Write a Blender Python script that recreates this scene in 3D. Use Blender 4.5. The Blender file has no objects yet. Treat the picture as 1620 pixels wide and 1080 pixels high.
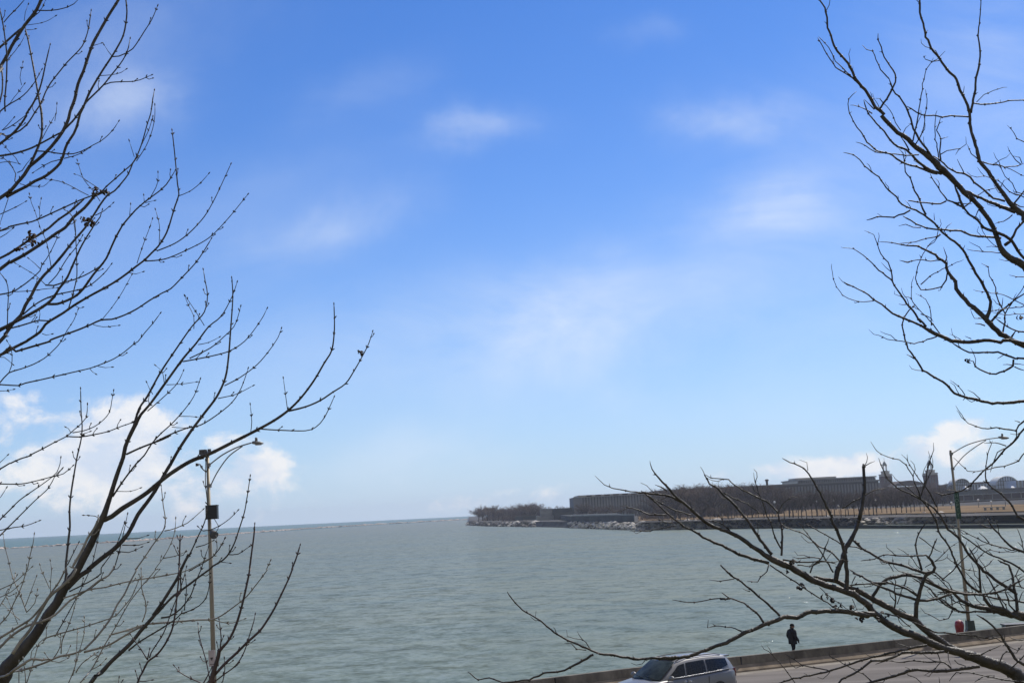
import bpy, bmesh, math, random
from mathutils import Vector, Matrix, noise
R = math.radians
scene = bpy.context.scene
COL = scene.collection

# ------------------------------------------------------------------ camera
CAMZ = 7.0
F = 2000.0                      # focal length in pixels of the 1620 wide photo
PITCH, ROLL = R(7.64), R(2.76)
fw = Vector((0, math.cos(PITCH), math.sin(PITCH)))
r0 = Vector((1, 0, 0)); u0 = Vector((0, -math.sin(PITCH), math.cos(PITCH)))
rt = r0 * math.cos(ROLL) - u0 * math.sin(ROLL)
up = r0 * math.sin(ROLL) + u0 * math.cos(ROLL)
CAM = Vector((0, 0, CAMZ))
cd = bpy.data.cameras.new('camera'); cam = bpy.data.objects.new('camera', cd); COL.objects.link(cam)
cd.sensor_width = 36; cd.lens = 36 * F / 1620; cd.clip_start = 0.1; cd.clip_end = 40000
m = Matrix((rt, up, -fw)).transposed().to_4x4(); m.translation = CAM
cam.matrix_world = m
scene.camera = cam

def ray(px, py):
    return fw + rt * ((px - 810) / F) + up * ((540 - py) / F)
def at(px, py, D):
    d = ray(px, py); return CAM + d * (D / d.y)
def onz(px, py, z):
    d = ray(px, py); return CAM + d * ((z - CAMZ) / d.z)
def hor(px):
    return 851.4 - 0.0482 * px
def ground_pt(px, D, z):
    """point at photo column px (measured on the horizon), distance D, height z"""
    p = at(px, hor(px), D); return Vector((p.x, D, z))

# ------------------------------------------------------------------ object helpers
def link(name, mesh, mat=None, parent=None):
    o = bpy.data.objects.new(name, mesh); COL.objects.link(o)
    if mat is not None and not mesh.materials: mesh.materials.append(mat)
    if parent is not None: o.parent = parent
    return o
def tag(o, label=None, cat=None, group=None, kind=None):
    if label: o['label'] = label
    if cat: o['category'] = cat
    if group: o['group'] = group
    if kind: o['kind'] = kind
    return o
def empty(name, loc, rz=0.0):
    o = bpy.data.objects.new(name, None); COL.objects.link(o)
    o.location = loc; o.rotation_euler = (0, 0, rz); o.empty_display_size = 0.3
    return o
def copy_tree(o, parent=None):
    c = o.copy(); COL.objects.link(c)
    if parent is not None: c.parent = parent
    for ch in list(o.children): copy_tree(ch, c)
    return c

class MB:
    def __init__(s): s.v = []; s.f = []; s.sm = []
    def add(s, vs, fs, smooth=False):
        b = len(s.v); s.v += [tuple(v) for v in vs]
        for f in fs: s.f.append(tuple(i + b for i in f)); s.sm.append(smooth)
    def box(s, c, size, rz=0.0, taper=1.0):
        hx, hy, hz = size[0] / 2, size[1] / 2, size[2] / 2
        ca, sa = math.cos(rz), math.sin(rz); vs = []
        for z, t in ((-hz, 1), (hz, taper)):
            for x, y in ((-hx, -hy), (hx, -hy), (hx, hy), (-hx, hy)):
                x *= t; y *= t
                vs.append((c[0] + x * ca - y * sa, c[1] + x * sa + y * ca, c[2] + z))
        s.add(vs, [(3, 2, 1, 0), (4, 5, 6, 7), (0, 1, 5, 4), (1, 2, 6, 5), (2, 3, 7, 6), (3, 0, 4, 7)])
    def prism(s, pts, z0, z1):
        n = len(pts)
        a = sum(pts[i][0] * pts[(i + 1) % n][1] - pts[(i + 1) % n][0] * pts[i][1] for i in range(n))
        if a < 0: pts = pts[::-1]
        vs = [(p[0], p[1], z0) for p in pts] + [(p[0], p[1], z1) for p in pts]
        s.add(vs, [tuple(range(n))[::-1], tuple(range(n, 2 * n))] + [(i, (i + 1) % n, n + (i + 1) % n, n + i) for i in range(n)])
    def tube(s, pts, rad, n=8, caps=True, smooth=True):
        pts = [Vector(p) for p in pts]
        if not hasattr(rad, '__len__'): rad = [rad] * len(pts)
        t = (pts[1] - pts[0]).normalized()
        a = t.orthogonal().normalized(); vs = []
        for i, p in enumerate(pts):
            t2 = (pts[min(i + 1, len(pts) - 1)] - pts[max(i - 1, 0)])
            if t2.length > 1e-9: t = t2.normalized()
            a = (a - t * a.dot(t))
            a = a.normalized() if a.length > 1e-6 else t.orthogonal().normalized()
            b = t.cross(a)
            for k in range(n):
                q = 2 * math.pi * k / n
                vs.append(p + (a * math.cos(q) + b * math.sin(q)) * rad[i])
        fs = [(i * n + k, i * n + (k + 1) % n, (i + 1) * n + (k + 1) % n, (i + 1) * n + k)
              for i in range(len(pts) - 1) for k in range(n)]
        s.add(vs, fs, smooth)
        if caps:
            b = len(s.v) - len(vs)
            s.f.append(tuple(b + k for k in range(n))[::-1]); s.sm.append(False)
            s.f.append(tuple(b + len(vs) - n + k for k in range(n))); s.sm.append(False)
    def lathe(s, c, prof, n=16, smooth=True):
        vs = []
        for r_, z in prof:
            for k in range(n):
                q = 2 * math.pi * k / n
                vs.append((c[0] + r_ * math.cos(q), c[1] + r_ * math.sin(q), c[2] + z))
        fs = [(i * n + k, i * n + (k + 1) % n, (i + 1) * n + (k + 1) % n, (i + 1) * n + k)
              for i in range(len(prof) - 1) for k in range(n)]
        s.add(vs, fs, smooth)
        b = len(s.v) - len(vs)
        s.f.append(tuple(b + k for k in range(n))[::-1]); s.sm.append(False)
        s.f.append(tuple(b + len(vs) - n + k for k in range(n))); s.sm.append(False)
    def blob(s, c, r, seed=0, amp=0.25, sub=1, squash=(1, 1, 1)):
        bm = bmesh.new(); bmesh.ops.create_icosphere(bm, subdivisions=sub, radius=1)
        o = Vector((seed * 1.7, seed * 0.9, seed * 2.3)); vs = []
        for v in bm.verts:
            k = r * (1 + amp * noise.noise(v.co * 1.3 + o) * 2)
            vs.append((c[0] + v.co.x * k * squash[0], c[1] + v.co.y * k * squash[1], c[2] + v.co.z * k * squash[2]))
        bm.verts.index_update()
        s.add(vs, [tuple(v.index for v in f.verts) for f in bm.faces], False); bm.free()
    def mesh(s, name):
        me = bpy.data.meshes.new(name); me.from_pydata(s.v, [], s.f)
        me.polygons.foreach_set('use_smooth', s.sm); me.update()
        return me
    def build(s, name, mat=None, parent=None):
        return link(name, s.mesh(name), mat, parent)

# ------------------------------------------------------------------ materials
def nodes_of(mt):
    mt.use_nodes = True
    return mt.node_tree.nodes, mt.node_tree.links
def mat(name, col, rough=0.8, metal=0.0, var=0.25, scale=4.0, bump=0.0, bscale=None, col2=None, spec=0.5, coat=0.0, stretch=(1, 1, 1), coord='Object', rot=0.0):
    mt = bpy.data.materials.new(name); n, l = nodes_of(mt)
    bs = n['Principled BSDF']
    bs.inputs['Roughness'].default_value = rough; bs.inputs['Metallic'].default_value = metal
    bs.inputs['Specular IOR Level'].default_value = min(spec, .15) if rough >= .8 else spec; bs.inputs['Coat Weight'].default_value = coat
    tc = n.new('ShaderNodeTexCoord'); mp = n.new('ShaderNodeMapping'); mp.inputs['Scale'].default_value = stretch; mp.inputs['Rotation'].default_value = (0, 0, rot)
    l.new(tc.outputs[coord], mp.inputs[0])
    nz = n.new('ShaderNodeTexNoise'); nz.inputs['Scale'].default_value = scale; nz.inputs['Detail'].default_value = 6; nz.inputs['Roughness'].default_value = 0.65
    l.new(mp.outputs[0], nz.inputs['Vector'])
    mx = n.new('ShaderNodeMix'); mx.data_type = 'RGBA'
    c2 = col2 if col2 else tuple(c * (1 + var) for c in col); c1 = tuple(c * (1 - var) for c in col)
    mx.inputs['A'].default_value = (*c1, 1); mx.inputs['B'].default_value = (*c2, 1)
    cr = n.new('ShaderNodeMapRange'); cr.inputs['From Min'].default_value = 0.35; cr.inputs['From Max'].default_value = 0.65
    l.new(nz.outputs['Fac'], cr.inputs['Value']); l.new(cr.outputs[0], mx.inputs['Factor'])
    l.new(mx.outputs['Result'], bs.inputs['Base Color'])
    if bump:
        nb = n.new('ShaderNodeTexNoise'); nb.inputs['Scale'].default_value = bscale or scale * 4; nb.inputs['Detail'].default_value = 5
        l.new(mp.outputs[0], nb.inputs['Vector'])
        bp = n.new('ShaderNodeBump'); bp.inputs['Distance'].default_value = bump; bp.inputs['Strength'].default_value = 0.8
        l.new(nb.outputs['Fac'], bp.inputs['Height']); l.new(bp.outputs[0], bs.inputs['Normal'])
    return mt

M = {}
M['bark'] = mat('maple_bark', (0.062, 0.052, 0.043), 0.6, var=0.5, scale=16, bump=0.009, bscale=60, stretch=(1, 1, 0.35))
M['bark_sunlit'] = mat('sunlit_maple_bark', (0.29, 0.26, 0.215), 0.5, var=0.35, scale=12, bump=0.003, bscale=60, stretch=(1, 1, 0.35))  # sunlight on the lower-left branches, put into a paler bark colour
M['bark_red'] = mat('reddish_twig_bark', (0.075, 0.046, 0.04), 0.5, var=0.3, scale=14)
M['bark_locust'] = mat('locust_bark', (0.052, 0.043, 0.033), 0.55, var=0.5, scale=13, bump=0.011, bscale=50)
M['deadleaf'] = mat('dry_brown_leaf', (0.075, 0.048, 0.03), 0.8, var=0.4, scale=20)
M['darkpod'] = mat('dry_dark_pod', (0.035, 0.028, 0.025), 0.7, var=0.4, scale=20)
HAZE = 0.00014
VAN_PX = (1064, 1080); VAN_D = 45.9; VAN_RZ = math.radians(215)
TR_LEFT = '''
= 8.6 0.1
8 5 Z -300,620 -120,400 B 0,800 100,730 160,660 230,580 280,500 330,460 400,400 480,320 560,220 600,160 650,50 A 665,1060 710,940 740,800 790,680 830,560 880,420 950,290 1030,150 1100,40 1130,-10 1180,-140
6 2.5 B 60,790 150,740 250,690 330,640 420,600 500,540 570,470 600,400 610,360 640,280 700,190 730,120 760,0 A 790,1020 840,900 900,790 980,660 1060,540 1120,440 1170,340 1195,220 1205,110 1195,0 1180,-80
4 1.8 B 610,150 690,70 745,0 A 810,980 900,890 980,810 1060,710 1140,610 1190,530 1220,450 1235,370
2.5 1.5 A 980,810 1050,785 1150,778 1260,775 1330,760 1435,715
2.5 1.5 A 1070,540 1130,535 1200,505 1260,465 1320,380 1370,300 1440,190 1495,60
1.5 1 A 1060,530 1025,485 990,430
1.5 1 A 885,435 920,425 960,412
1.6 1.2 A 945,720 1060,712 1150,690 1195,660
2.6 1.3 B 350,355 450,360 580,380 700,380 800,345 880,300 950,265 1030,200 1090,130 1125,75
2 1.3 B 610,425 690,405 770,375 850,325
2 1.3 B 600,430 490,455 420,490 320,555
5 2.5 B 290,480 330,390 365,310 395,210 400,100 395,0 A 380,990 355,850 325,680 295,520 265,370 240,270
4 3 B -200,440 0,400 100,385 200,360 300,325 400,275 500,220 590,170
2 1.2 B 150,650 140,640 150,570 120,510 70,450 0,400
1.5 1 B 180,475 150,420 90,360 30,290
2 1.3 B 165,560 210,540 250,480 290,430
1.5 1 B 190,665 260,685 410,690 440,670 480,630
1.5 1 B 80,800 40,920 0,1040
1.8 1.2 B 0,955 100,910 180,870 240,835
= 8.9 0.0
6 6 Z -300,500 -150,250 A -60,740 0,640 60,540 110,440 170,340 235,240 300,160 350,90 390,0 430,-90
4 4 A -100,520 0,450 100,360 180,290 235,245
2.5 1.5 A 350,100 440,103 540,95 640,70 700,40 750,-10
1.8 1.2 A 310,170 370,120 410,60 435,0
3 3 A 15,655 25,760 20,880 0,960 -30,1050
3 2.5 A 50,1060 45,960 60,780 65,640 65,520 50,380 30,240 0,90
2 1.6 A 35,215 90,150 170,70 240,-10
1.5 1 A 70,570 140,490 210,390 240,330
1.2 1 A 230,200 240,120 268,45
1.2 1 A 260,240 390,220 470,190 525,155
1.3 1 A 245,285 300,285 330,278
= 8.3 0.15
5 2 Z -300,700 -100,360 B -60,260 60,215 120,195 190,160 250,110 300,40 A 330,1070 390,980 430,880 480,790 550,700 640,590 720,510 780,440 815,360 840,270 865,105
5 2 B -60,330 0,285 60,240 130,180 190,110 250,20 A 250,1080 310,990 360,890 400,760 430,620 460,490 475,430
3 1.2 B -20,40 A 0,1060 90,990 180,940 260,870 330,780 370,710 395,665
2 1.5 B 20,155 45,150 120,110 200,50 260,0
1.6 1.2 B 20,160 70,110 130,40
1.5 1.2 B -20,470 0,465 90,455 180,475
1.5 1 B 400,240 430,180 480,90 528,5
1.2 1 A 90,990 130,930 180,870 230,800
1.2 1 A 205,810 190,740 205,650 217,595
1.2 1 A 520,1150 535,1060 540,990
= 8.0 0.1
4 2 Z -300,760 -150,500 C -100,80 0,30 80,0 B 75,1075 200,1045 300,1025 400,985 520,930 640,875 760,820 880,775 960,745 1010,690 1090,620 1180,540 1250,480 1300,400 1340,300 1370,200 1400,90 1430,0 A 1450,940 1465,860
1.6 1.2 B 1290,420 1350,280 1410,160 1450,30
1.6 1.2 B 1295,450 1390,300 1450,140 1470,20 A 1470,1000
1.6 1.2 B 840,775 760,735 660,680 560,640 440,620
1.5 1 B 950,830 890,740 800,630 760,530 735,445
1.5 1 B 940,710 830,640 760,590 715,575
1.2 1 B 380,1075 330,920 300,850 280,765
1.2 1 B 380,1000 375,900 390,810
1.2 1 B 1275,410 1250,330 1228,260
= 8.4 0.1
9 5 Z -280,790 -120,530 C 0,395 100,330 220,265 330,195 450,115 540,50 620,0 B 700,980 800,895 880,800 920,740
4.5 4 C -40,310 0,290 80,250 180,185 260,130 350,80 470,0 B 480,1070 560,1000 650,940 740,860 800,810
5 5 B 880,790 960,750 1040,745
1.5 1 B 640,920 690,980 705,1070 C 715,60
2 1.2 C -40,20 0,35 60,20 120,0
1.6 1.2 C 0,95 60,60 120,10
3 1.2 C -60,640 0,635 120,610 200,560 270,510 380,410 400,350 440,300 480,230 520,150 560,60
2 1.6 C 70,920 75,740 80,610 60,510 0,430
1.5 1 C 430,540 340,455 250,400 150,340
1.6 1.2 C 100,610 300,600 400,585 540,570
1.5 1 C 380,390 330,340 275,295
1.6 1.2 C 485,370 465,250 445,150 410,60 380,0
= 7.6 0.1
12 2.2 Z -320,860 -120,660 C -20,1100 60,1000 130,900 200,830 240,740 300,640 350,540 420,450 500,370 590,265 680,150 750,70 810,0 B 830,1050 890,960 960,850 1020,775 1090,730 1160,650 1220,570 1260,470 1300,420
7 1.8 C -60,1010 0,970 60,940 150,890 250,840 350,785 450,720 510,660 560,580 600,530 640,470 680,380 720,290 760,200 810,110 880,0 B 890,1060 950,980 970,915
2 1.2 B 905,965 990,920 1070,850
5 1.8 C 450,725 540,725 640,690 730,640 790,580 840,510 890,440 950,370 1010,290 1050,200 1100,90 1150,0 B 1160,1060 1210,1000 1290,910 1370,840 1450,780 1530,720 1580,670 1620,610 1662,540
1.6 1.1 B 1430,790 1480,700 1500,640 1500,560
1.5 1 B 1370,840 1365,775
1.5 1 B 1380,845 1465,825
1.4 1 B 1230,965 1240,860
3 2 C 430,545 510,550 600,520 700,495 800,455 900,400 970,350
3 1.5 C 220,825 320,740 420,680 540,635 680,605 780,580 860,545 950,470 1010,410 1055,350
2.3 1.5 C 650,770 690,640 710,560 730,460 728,300 722,150 715,0 B 700,990 660,940 620,915
3 2.4 C 60,965 180,935 280,905 370,880 460,885 500,868
1.5 1 C 370,880 380,820 375,790
1.5 1 C 290,905 330,850 350,800
2 1.5 C 460,535 540,450 600,350 660,260 720,190 780,80
= 7.8 -0.1
9 1.8 Z -330,930 -140,720 D 0,130 60,100 150,50 250,0 C 270,1065 380,990 430,920 500,870 600,810 700,740 850,650 980,580 1100,510 1200,440 1290,370 1370,310 1440,240 1500,180 1560,90 1600,0 Z 276.7,326.7 283,308 281,292 278,260 275,230 272.3,206.7
2.4 1.3 Z 248,397 276.7,385 300,368 323,343 336.7,320 346.7,300 365,260
2.4 1.3 Z 230,413 260,410 293,396.7 330,376.7 360,346.7 391.7,308
1.5 1 Z 216.7,416.7 226.7,386.7 236.7,360 241,346.7
1.5 1 Z 251.7,388 252.3,356.7 246,331.7
1.6 1.2 Z 283,310 300,303 316.7,290 330,275
1.5 1 C 1230,430 1290,440 1355,420
1.5 1 C 720,745 760,765 780,758
1.5 1 C 400,1005 440,1020 490,1010
= 7.3 -0.1
7 1.8 Z -330,960 -140,740 D 0,135 150,95 300,50 470,0 C 480,1065 600,1020 740,970 860,920 960,875 1060,870 1180,830 1300,770 1420,690 1540,620 1620,580 Z 286.7,440 310,415 325,393 334,378
1.4 1 C 970,870 1060,760 1150,630 1200,540 1250,450
1.4 1 C 885,920 980,942 1125,928
2.5 1.2 D 0,390 85,297 200,260 320,215 420,160 490,100 550,40 580,0 C 640,970 700,880 740,780
1.6 1.2 D 85,297 110,230 115,130 105,60 70,0
1.5 1 D 0,150 40,150 80,180 120,215
= 7.0 -0.1
4.5 1.5 Z -330,1000 -140,700 D -60,400 0,408 100,415 180,418 240,395 400,360 550,325 700,290 850,255 950,220 1080,165 1180,100 1270,25 1310,0 C 1380,990 1450,910 1520,815
1.4 1 D 930,235 1000,248 1060,243
1.4 1 D -40,470 0,470 70,467 125,455
1.4 1 D 850,255 880,290 905,305
= 6.8 -0.1
6 1.4 Z -330,1060 -140,830 E 0,130 100,75 200,30 300,0 D 290,1075 400,1020 520,955 630,900 700,840 770,780 820,720 830,600
2.5 1.6 D 640,900 760,905 880,885 1020,855 1150,805 1250,770 1300,735
2 1.2 D 690,865 800,845 900,805 980,745 1040,670 1060,570 1078,470
1.3 1 D 670,860 650,825 630,815
= 6.9 -0.1
5 1.5 Z -330,1120 -150,880 E -60,265 0,270 200,270 350,240 480,205 600,175 690,100
2.6 1.3 E -60,690 0,610 90,520 180,430 290,350 400,275 500,200 540,160 570,80 577,25
2.7 1.3 E -60,810 0,760 100,660 220,540 330,430 460,310 520,200 590,125
2.2 1.3 E -60,720 0,710 120,685 250,665 370,620
1.5 1 E -30,430 10,390 60,310
1.5 1 E -40,100 20,50 70,0
'''
TR_MAIN = '''
= 6.6 -0.05
36 2.2 Z -330,1500 -160,1260,46 -60,1140,36 F 0,1060,30 60,950,26 140,850,23 240,740,20 330,630,18 400,520,17 470,410,17 540,320,16 590,220,16 640,130,15 700,60,14 740,0,13.5 E 800,960,13 860,850,13 910,740,12.5 950,640,12 990,560,11 1020,470,9.5 1050,380,8.5 1090,250,8 1130,130,7.5 1170,20,7 D 1190,1000,7 1230,900,7 1290,780,7 1340,690,5 N 110,660,4.5 190,550,4.3 270,440,4 330,370,3.4 390,290,2.5 450,240,2 500,150,1.6 525,80,1.2
4.5 1.5 N 30,780 60,680 100,620 160,510 240,390 310,290 370,220 385,140 375,80 365,20
1.5 1 N 370,285 330,220 280,145
1.5 1 N 320,300 320,240 295,190 277,145
9 1.8 E 985,615 1060,580 1150,510 1280,430 1400,350 N 190,1000 300,930 400,890 500,840 600,790 700,735 770,685 830,625 890,545 940,460 975,400 987,300 985,185
3.5 1.5 N 770,690 850,670 920,640 980,600 1040,560 1080,500 1120,430 1150,370 1168,315
2.5 1.4 N 640,775 720,780 850,783 900,765 940,720 985,625
1.6 1.1 N 590,790 595,740 588,660
1.6 1.1 N 765,685 755,610 745,535
9 1.8 F 640,180 760,60 860,0 E 840,1080 960,980 1080,890 1150,820 1210,750 1260,660 1310,560 1400,440 1470,340 1510,270 1560,180 1620,80 N 200,960 250,870 310,780 370,700 430,620 470,530 485,430 495,300 505,150 500,60
2.2 1.3 N 465,570 540,530 620,470 680,400 720,340 735,300
1.8 1.2 N 435,630 520,610 600,570
2.6 1.3 N 270,455 400,430 490,405 560,360 610,300 650,240 667,205
2.4 1.2 N 300,440 400,390 460,340 510,290 530,240 542,195
1.5 1 N 340,375 390,365 440,340
1.5 1 N 190,565 260,562 330,552
2 1.2 N 100,690 180,620 240,560 270,500
1.5 1 N 180,560 170,500 140,475
1.5 1 N 125,610 110,585 97,555
3.5 1.2 E 1070,390 1150,270 1230,160 1310,60 1370,0 D 1440,970 1530,870 1620,790 N 270,690 320,620 350,540
1.4 1 N 215,765 270,770 330,765
1.5 1 N 250,715 300,715 350,720
3.6 1.3 D 1200,1070 1330,1010 1460,960 1540,930 1620,890 N 130,840 210,800 290,770 350,757 420,715 500,650 545,580 577,490
2.4 1.5 D 1300,735 1250,772 1200,788
4.5 1.6 F 620,110 630,40 E 625,1050 640,900 655,760 665,660 660,540 670,400 690,260 710,140 735,0 D 770,930 780,800 770,660 765,450
2 1.2 D 775,900 800,875 850,855
2 1.2 E 640,1040 700,920 745,830
2 1.3 F 520,640 700,320 E 860,1070 910,880 940,750
2.6 1.3 F 660,210 860,110 960,40 E 960,1070 1060,930 1130,790 1180,640
2.6 1.2 F 850,190 960,100 1040,50 1080,0 E 1140,880 1180,700 1210,560
2 1.2 E 1100,905 1220,920 1280,900 1340,870
2 1.2 E 1160,850 1320,850 1400,825
2 1.2 E 1200,790 1320,785 1395,760
1.8 1.1 E 960,600 900,575 800,568
1.3 1 E 1240,695 1210,680 1190,655
1.3 1 E 1110,340 1240,340 1330,310
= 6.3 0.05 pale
6 4 F 120,800 140,770 200,680 290,570 350,460 420,340 480,250 600,150 690,60 720,0 E 690,1060 780,900 830,790 900,680 940,590
4.5 2.6 F -120,720 0,650 150,560 280,480 340,420 420,320 480,230 560,120 620,0
5 2.6 F -120,830 0,740 100,640 250,540 380,500 480,460 560,400 660,300 760,240 850,180 950,100 1030,60 1080,-20
2.8 1.5 F 600,275 700,240 860,190 1000,170 1130,135 1300,100 1500,70 1620,50 H 160,60 310,35 420,0 G 560,1000 650,950 720,850 755,790
2.6 1.6 F 410,680 440,650 600,600 800,545 1030,470 1100,440 1170,360 1250,260 1310,120
2.2 1.3 F 510,840 570,740 575,620
2.2 1.2 F 580,800 590,680 640,560 690,420 725,290
2.4 1.4 F -60,600 0,520 80,430 130,320 180,220 220,120 255,0 E 260,1080 290,930 315,830 325,750
2.2 1.2 F 250,400 200,260 150,150 110,40 E 100,1080 75,970 50,880 30,750
1.8 1.2 F 250,410 330,320 355,200
1.6 1.1 F 240,350 290,220 345,70
1.8 1.2 F -40,420 0,345 60,250 120,130 160,60
2 1.2 F -60,220 0,190 130,130 220,50 300,-20
1.8 1.2 F -60,290 0,265 110,210 200,130
1.5 1 F 470,180 430,90 390,0 E 380,1040
1.5 1 F 480,240 480,120 490,0 E 478,1000
1.5 1 F 170,520 130,420 70,280
1.5 1 F 190,480 120,420 30,330
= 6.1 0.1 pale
5 3.4 Z -260,1400 -40,1110 F 70,1000 200,960 330,920 450,875 570,825 700,800 800,760
4 1.4 F 800,760 900,660 990,550 1060,450 1110,340 1180,240 1230,130 1300,0 E 1290,1080 1370,970 1450,850 1510,770 1560,690 1570,600 1550,480 1540,380 1530,290
2 1.2 E 1560,715 1620,705 G 300,685 400,640 450,600 545,515
4 1.6 F 800,785 950,745 1050,710 1150,650 1250,590 1330,550 1400,520 1500,510 1620,500 H 380,490 500,480 640,475 720,440 800,385 900,310 960,260 1040,160 1110,70 1160,0 G 1150,1080 1187,1000
1.8 1.2 H 640,475 720,500 830,508 940,470
5 4 F 100,980 140,950 220,900 300,850 400,860 480,850
3 2.4 F 1050,620 1200,580 1300,545 1390,520
2.4 1.5 F 1350,500 1385,400 1380,300 1345,180 1340,0
1.6 1.1 F 470,860 450,830 430,800
1.6 1.1 F 480,870 560,880 640,845
1.6 1.1 F 600,830 640,790 665,735
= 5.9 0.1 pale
4 1.2 Z -60,1420 40,1180 F 740,1100 860,960 930,840 980,740 1040,640 1100,540 1160,430 1230,310 1290,230 1370,130 1440,50 1480,0 G 90,1080 170,970 240,840 280,720 288,600
2.4 1.4 F 720,980 780,890 920,790
2 1.1 F 650,1080 700,960 740,820 770,720 800,600 800,460
1.8 1.1 F 690,1010 720,880 730,700 735,570
1.8 1.1 F 870,950 950,910 1000,855
1.6 1.1 F 960,800 880,860 960,800
1.8 1.1 G 170,975 280,955 380,915
1.6 1.1 G 140,1000 150,965
2 1.2 F 180,1100 180,880
2 1.2 F 245,1100 240,1000 220,850
2 1.2 F 250,1090 320,870 370,700 440,640 440,560 475,490
1.6 1.1 F 290,860 300,780 330,740 400,700
= 5.7 0.0
12 4.5 Z 20,1400 90,1180 F 860,1080 960,980 1060,870 1170,770 1260,680 1330,590 1410,500 1480,420 H 80,430 150,330 220,220 300,90 340,0 G 400,960 440,920
4.5 1.5 H 60,460 120,410 200,320 270,250 340,200 460,110 540,50 610,0 G 640,1050 740,990 800,920 850,820 890,700 940,540 965,400 995,200
2 1.2 G 790,940 880,935 985,865
1.6 1.1 G 720,1010 800,1020
3.2 1.3 H 150,460 220,450 280,420 340,370 430,250 480,110 530,0 G 560,980 598,870
3.2 1.4 F 1220,770 1320,690 1450,610 1560,545 H 120,580 230,510 300,460 345,415 370,410 440,385 510,345 570,280 600,190 615,80
3 1.4 H 340,200 G 340,1080 430,920 500,770 560,640 590,520 585,400 570,250 575,20
2 1.2 G 480,870 560,850 640,810
1.8 1.2 G 545,715 600,710 700,670 800,600 875,525
1.5 1 G 545,715 520,695 505,680
2 1.3 H 370,390 390,200 380,60
2 1.2 H 410,20 G 660,940 672,780
2 1.2 G 640,960 700,890 752,790
= 4.9 0.0 red
5 2.6 Z 140,1420 200,1150 F 1300,1090 1350,980 1400,880 1420,860 H 100,820 180,720 250,580 280,440 300,260 315,100 320,0 G 320,1080 325,920 330,770
2.5 1.4 H 40,840 55,790 170,610 220,480 270,340 330,190 370,60 390,-20
2.6 2.2 F 1400,860 1420,760
2.3 1.4 F 1400,860 1340,760 1280,680 1240,620
1.8 1.2 F 1310,1060 1380,1062 1440,1050
1.6 1.2 F 1350,980 1340,940 1330,905
1.6 1.2 F 1310,1050 1300,1010 1288,970
1.6 1.1 G 320,955 360,945 380,915
1.6 1.1 G 315,950 290,900 275,865
'''
TR_SAP = '''
= 4.6 0.0
15 2.6 Z 250,1900,22 285,1500,19 H 560,1350,14 600,1180,11 620,1080,10 640,1000,9 660,930,8 690,830,7 700,775,6.5 770,700,4.5 820,620 870,500 920,330 950,200 980,60 995,-20 G 990,1070 1010,910 1030,760 1038,655
5 2.4 H 660,1000 760,890 870,790 970,690 1080,590 1140,510 1220,380 1290,240 1360,90 1395,0 G 1390,1080 1430,980 1468,855
2.6 1.6 H 640,1080 740,1000 850,920 920,820 960,720 990,620 1030,490 1042,430
2.3 1.6 H 610,1040 580,880 540,740 505,600 500,520
2.6 1.6 H 708,765 720,650 712,570 700,480
2 1.4 H 720,690 740,640
2 1.4 H 695,770 680,700
2.2 1.6 H 560,1100 520,1075 400,1020 320,970 275,915
2 1.4 H 700,1120 735,1060 755,940 750,845
2.6 2 H 540,1100 580,1030 630,930
2 1.4 H 560,1110 600,1055 660,1050
= 4.9 0.0
3.5 1.5 Z 215,1900,9 225,1500,7 F 1130,1400 1120,1100 1130,1030
2 1.3 F 1125,1120 1150,1075 1160,1060
'''
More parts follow.
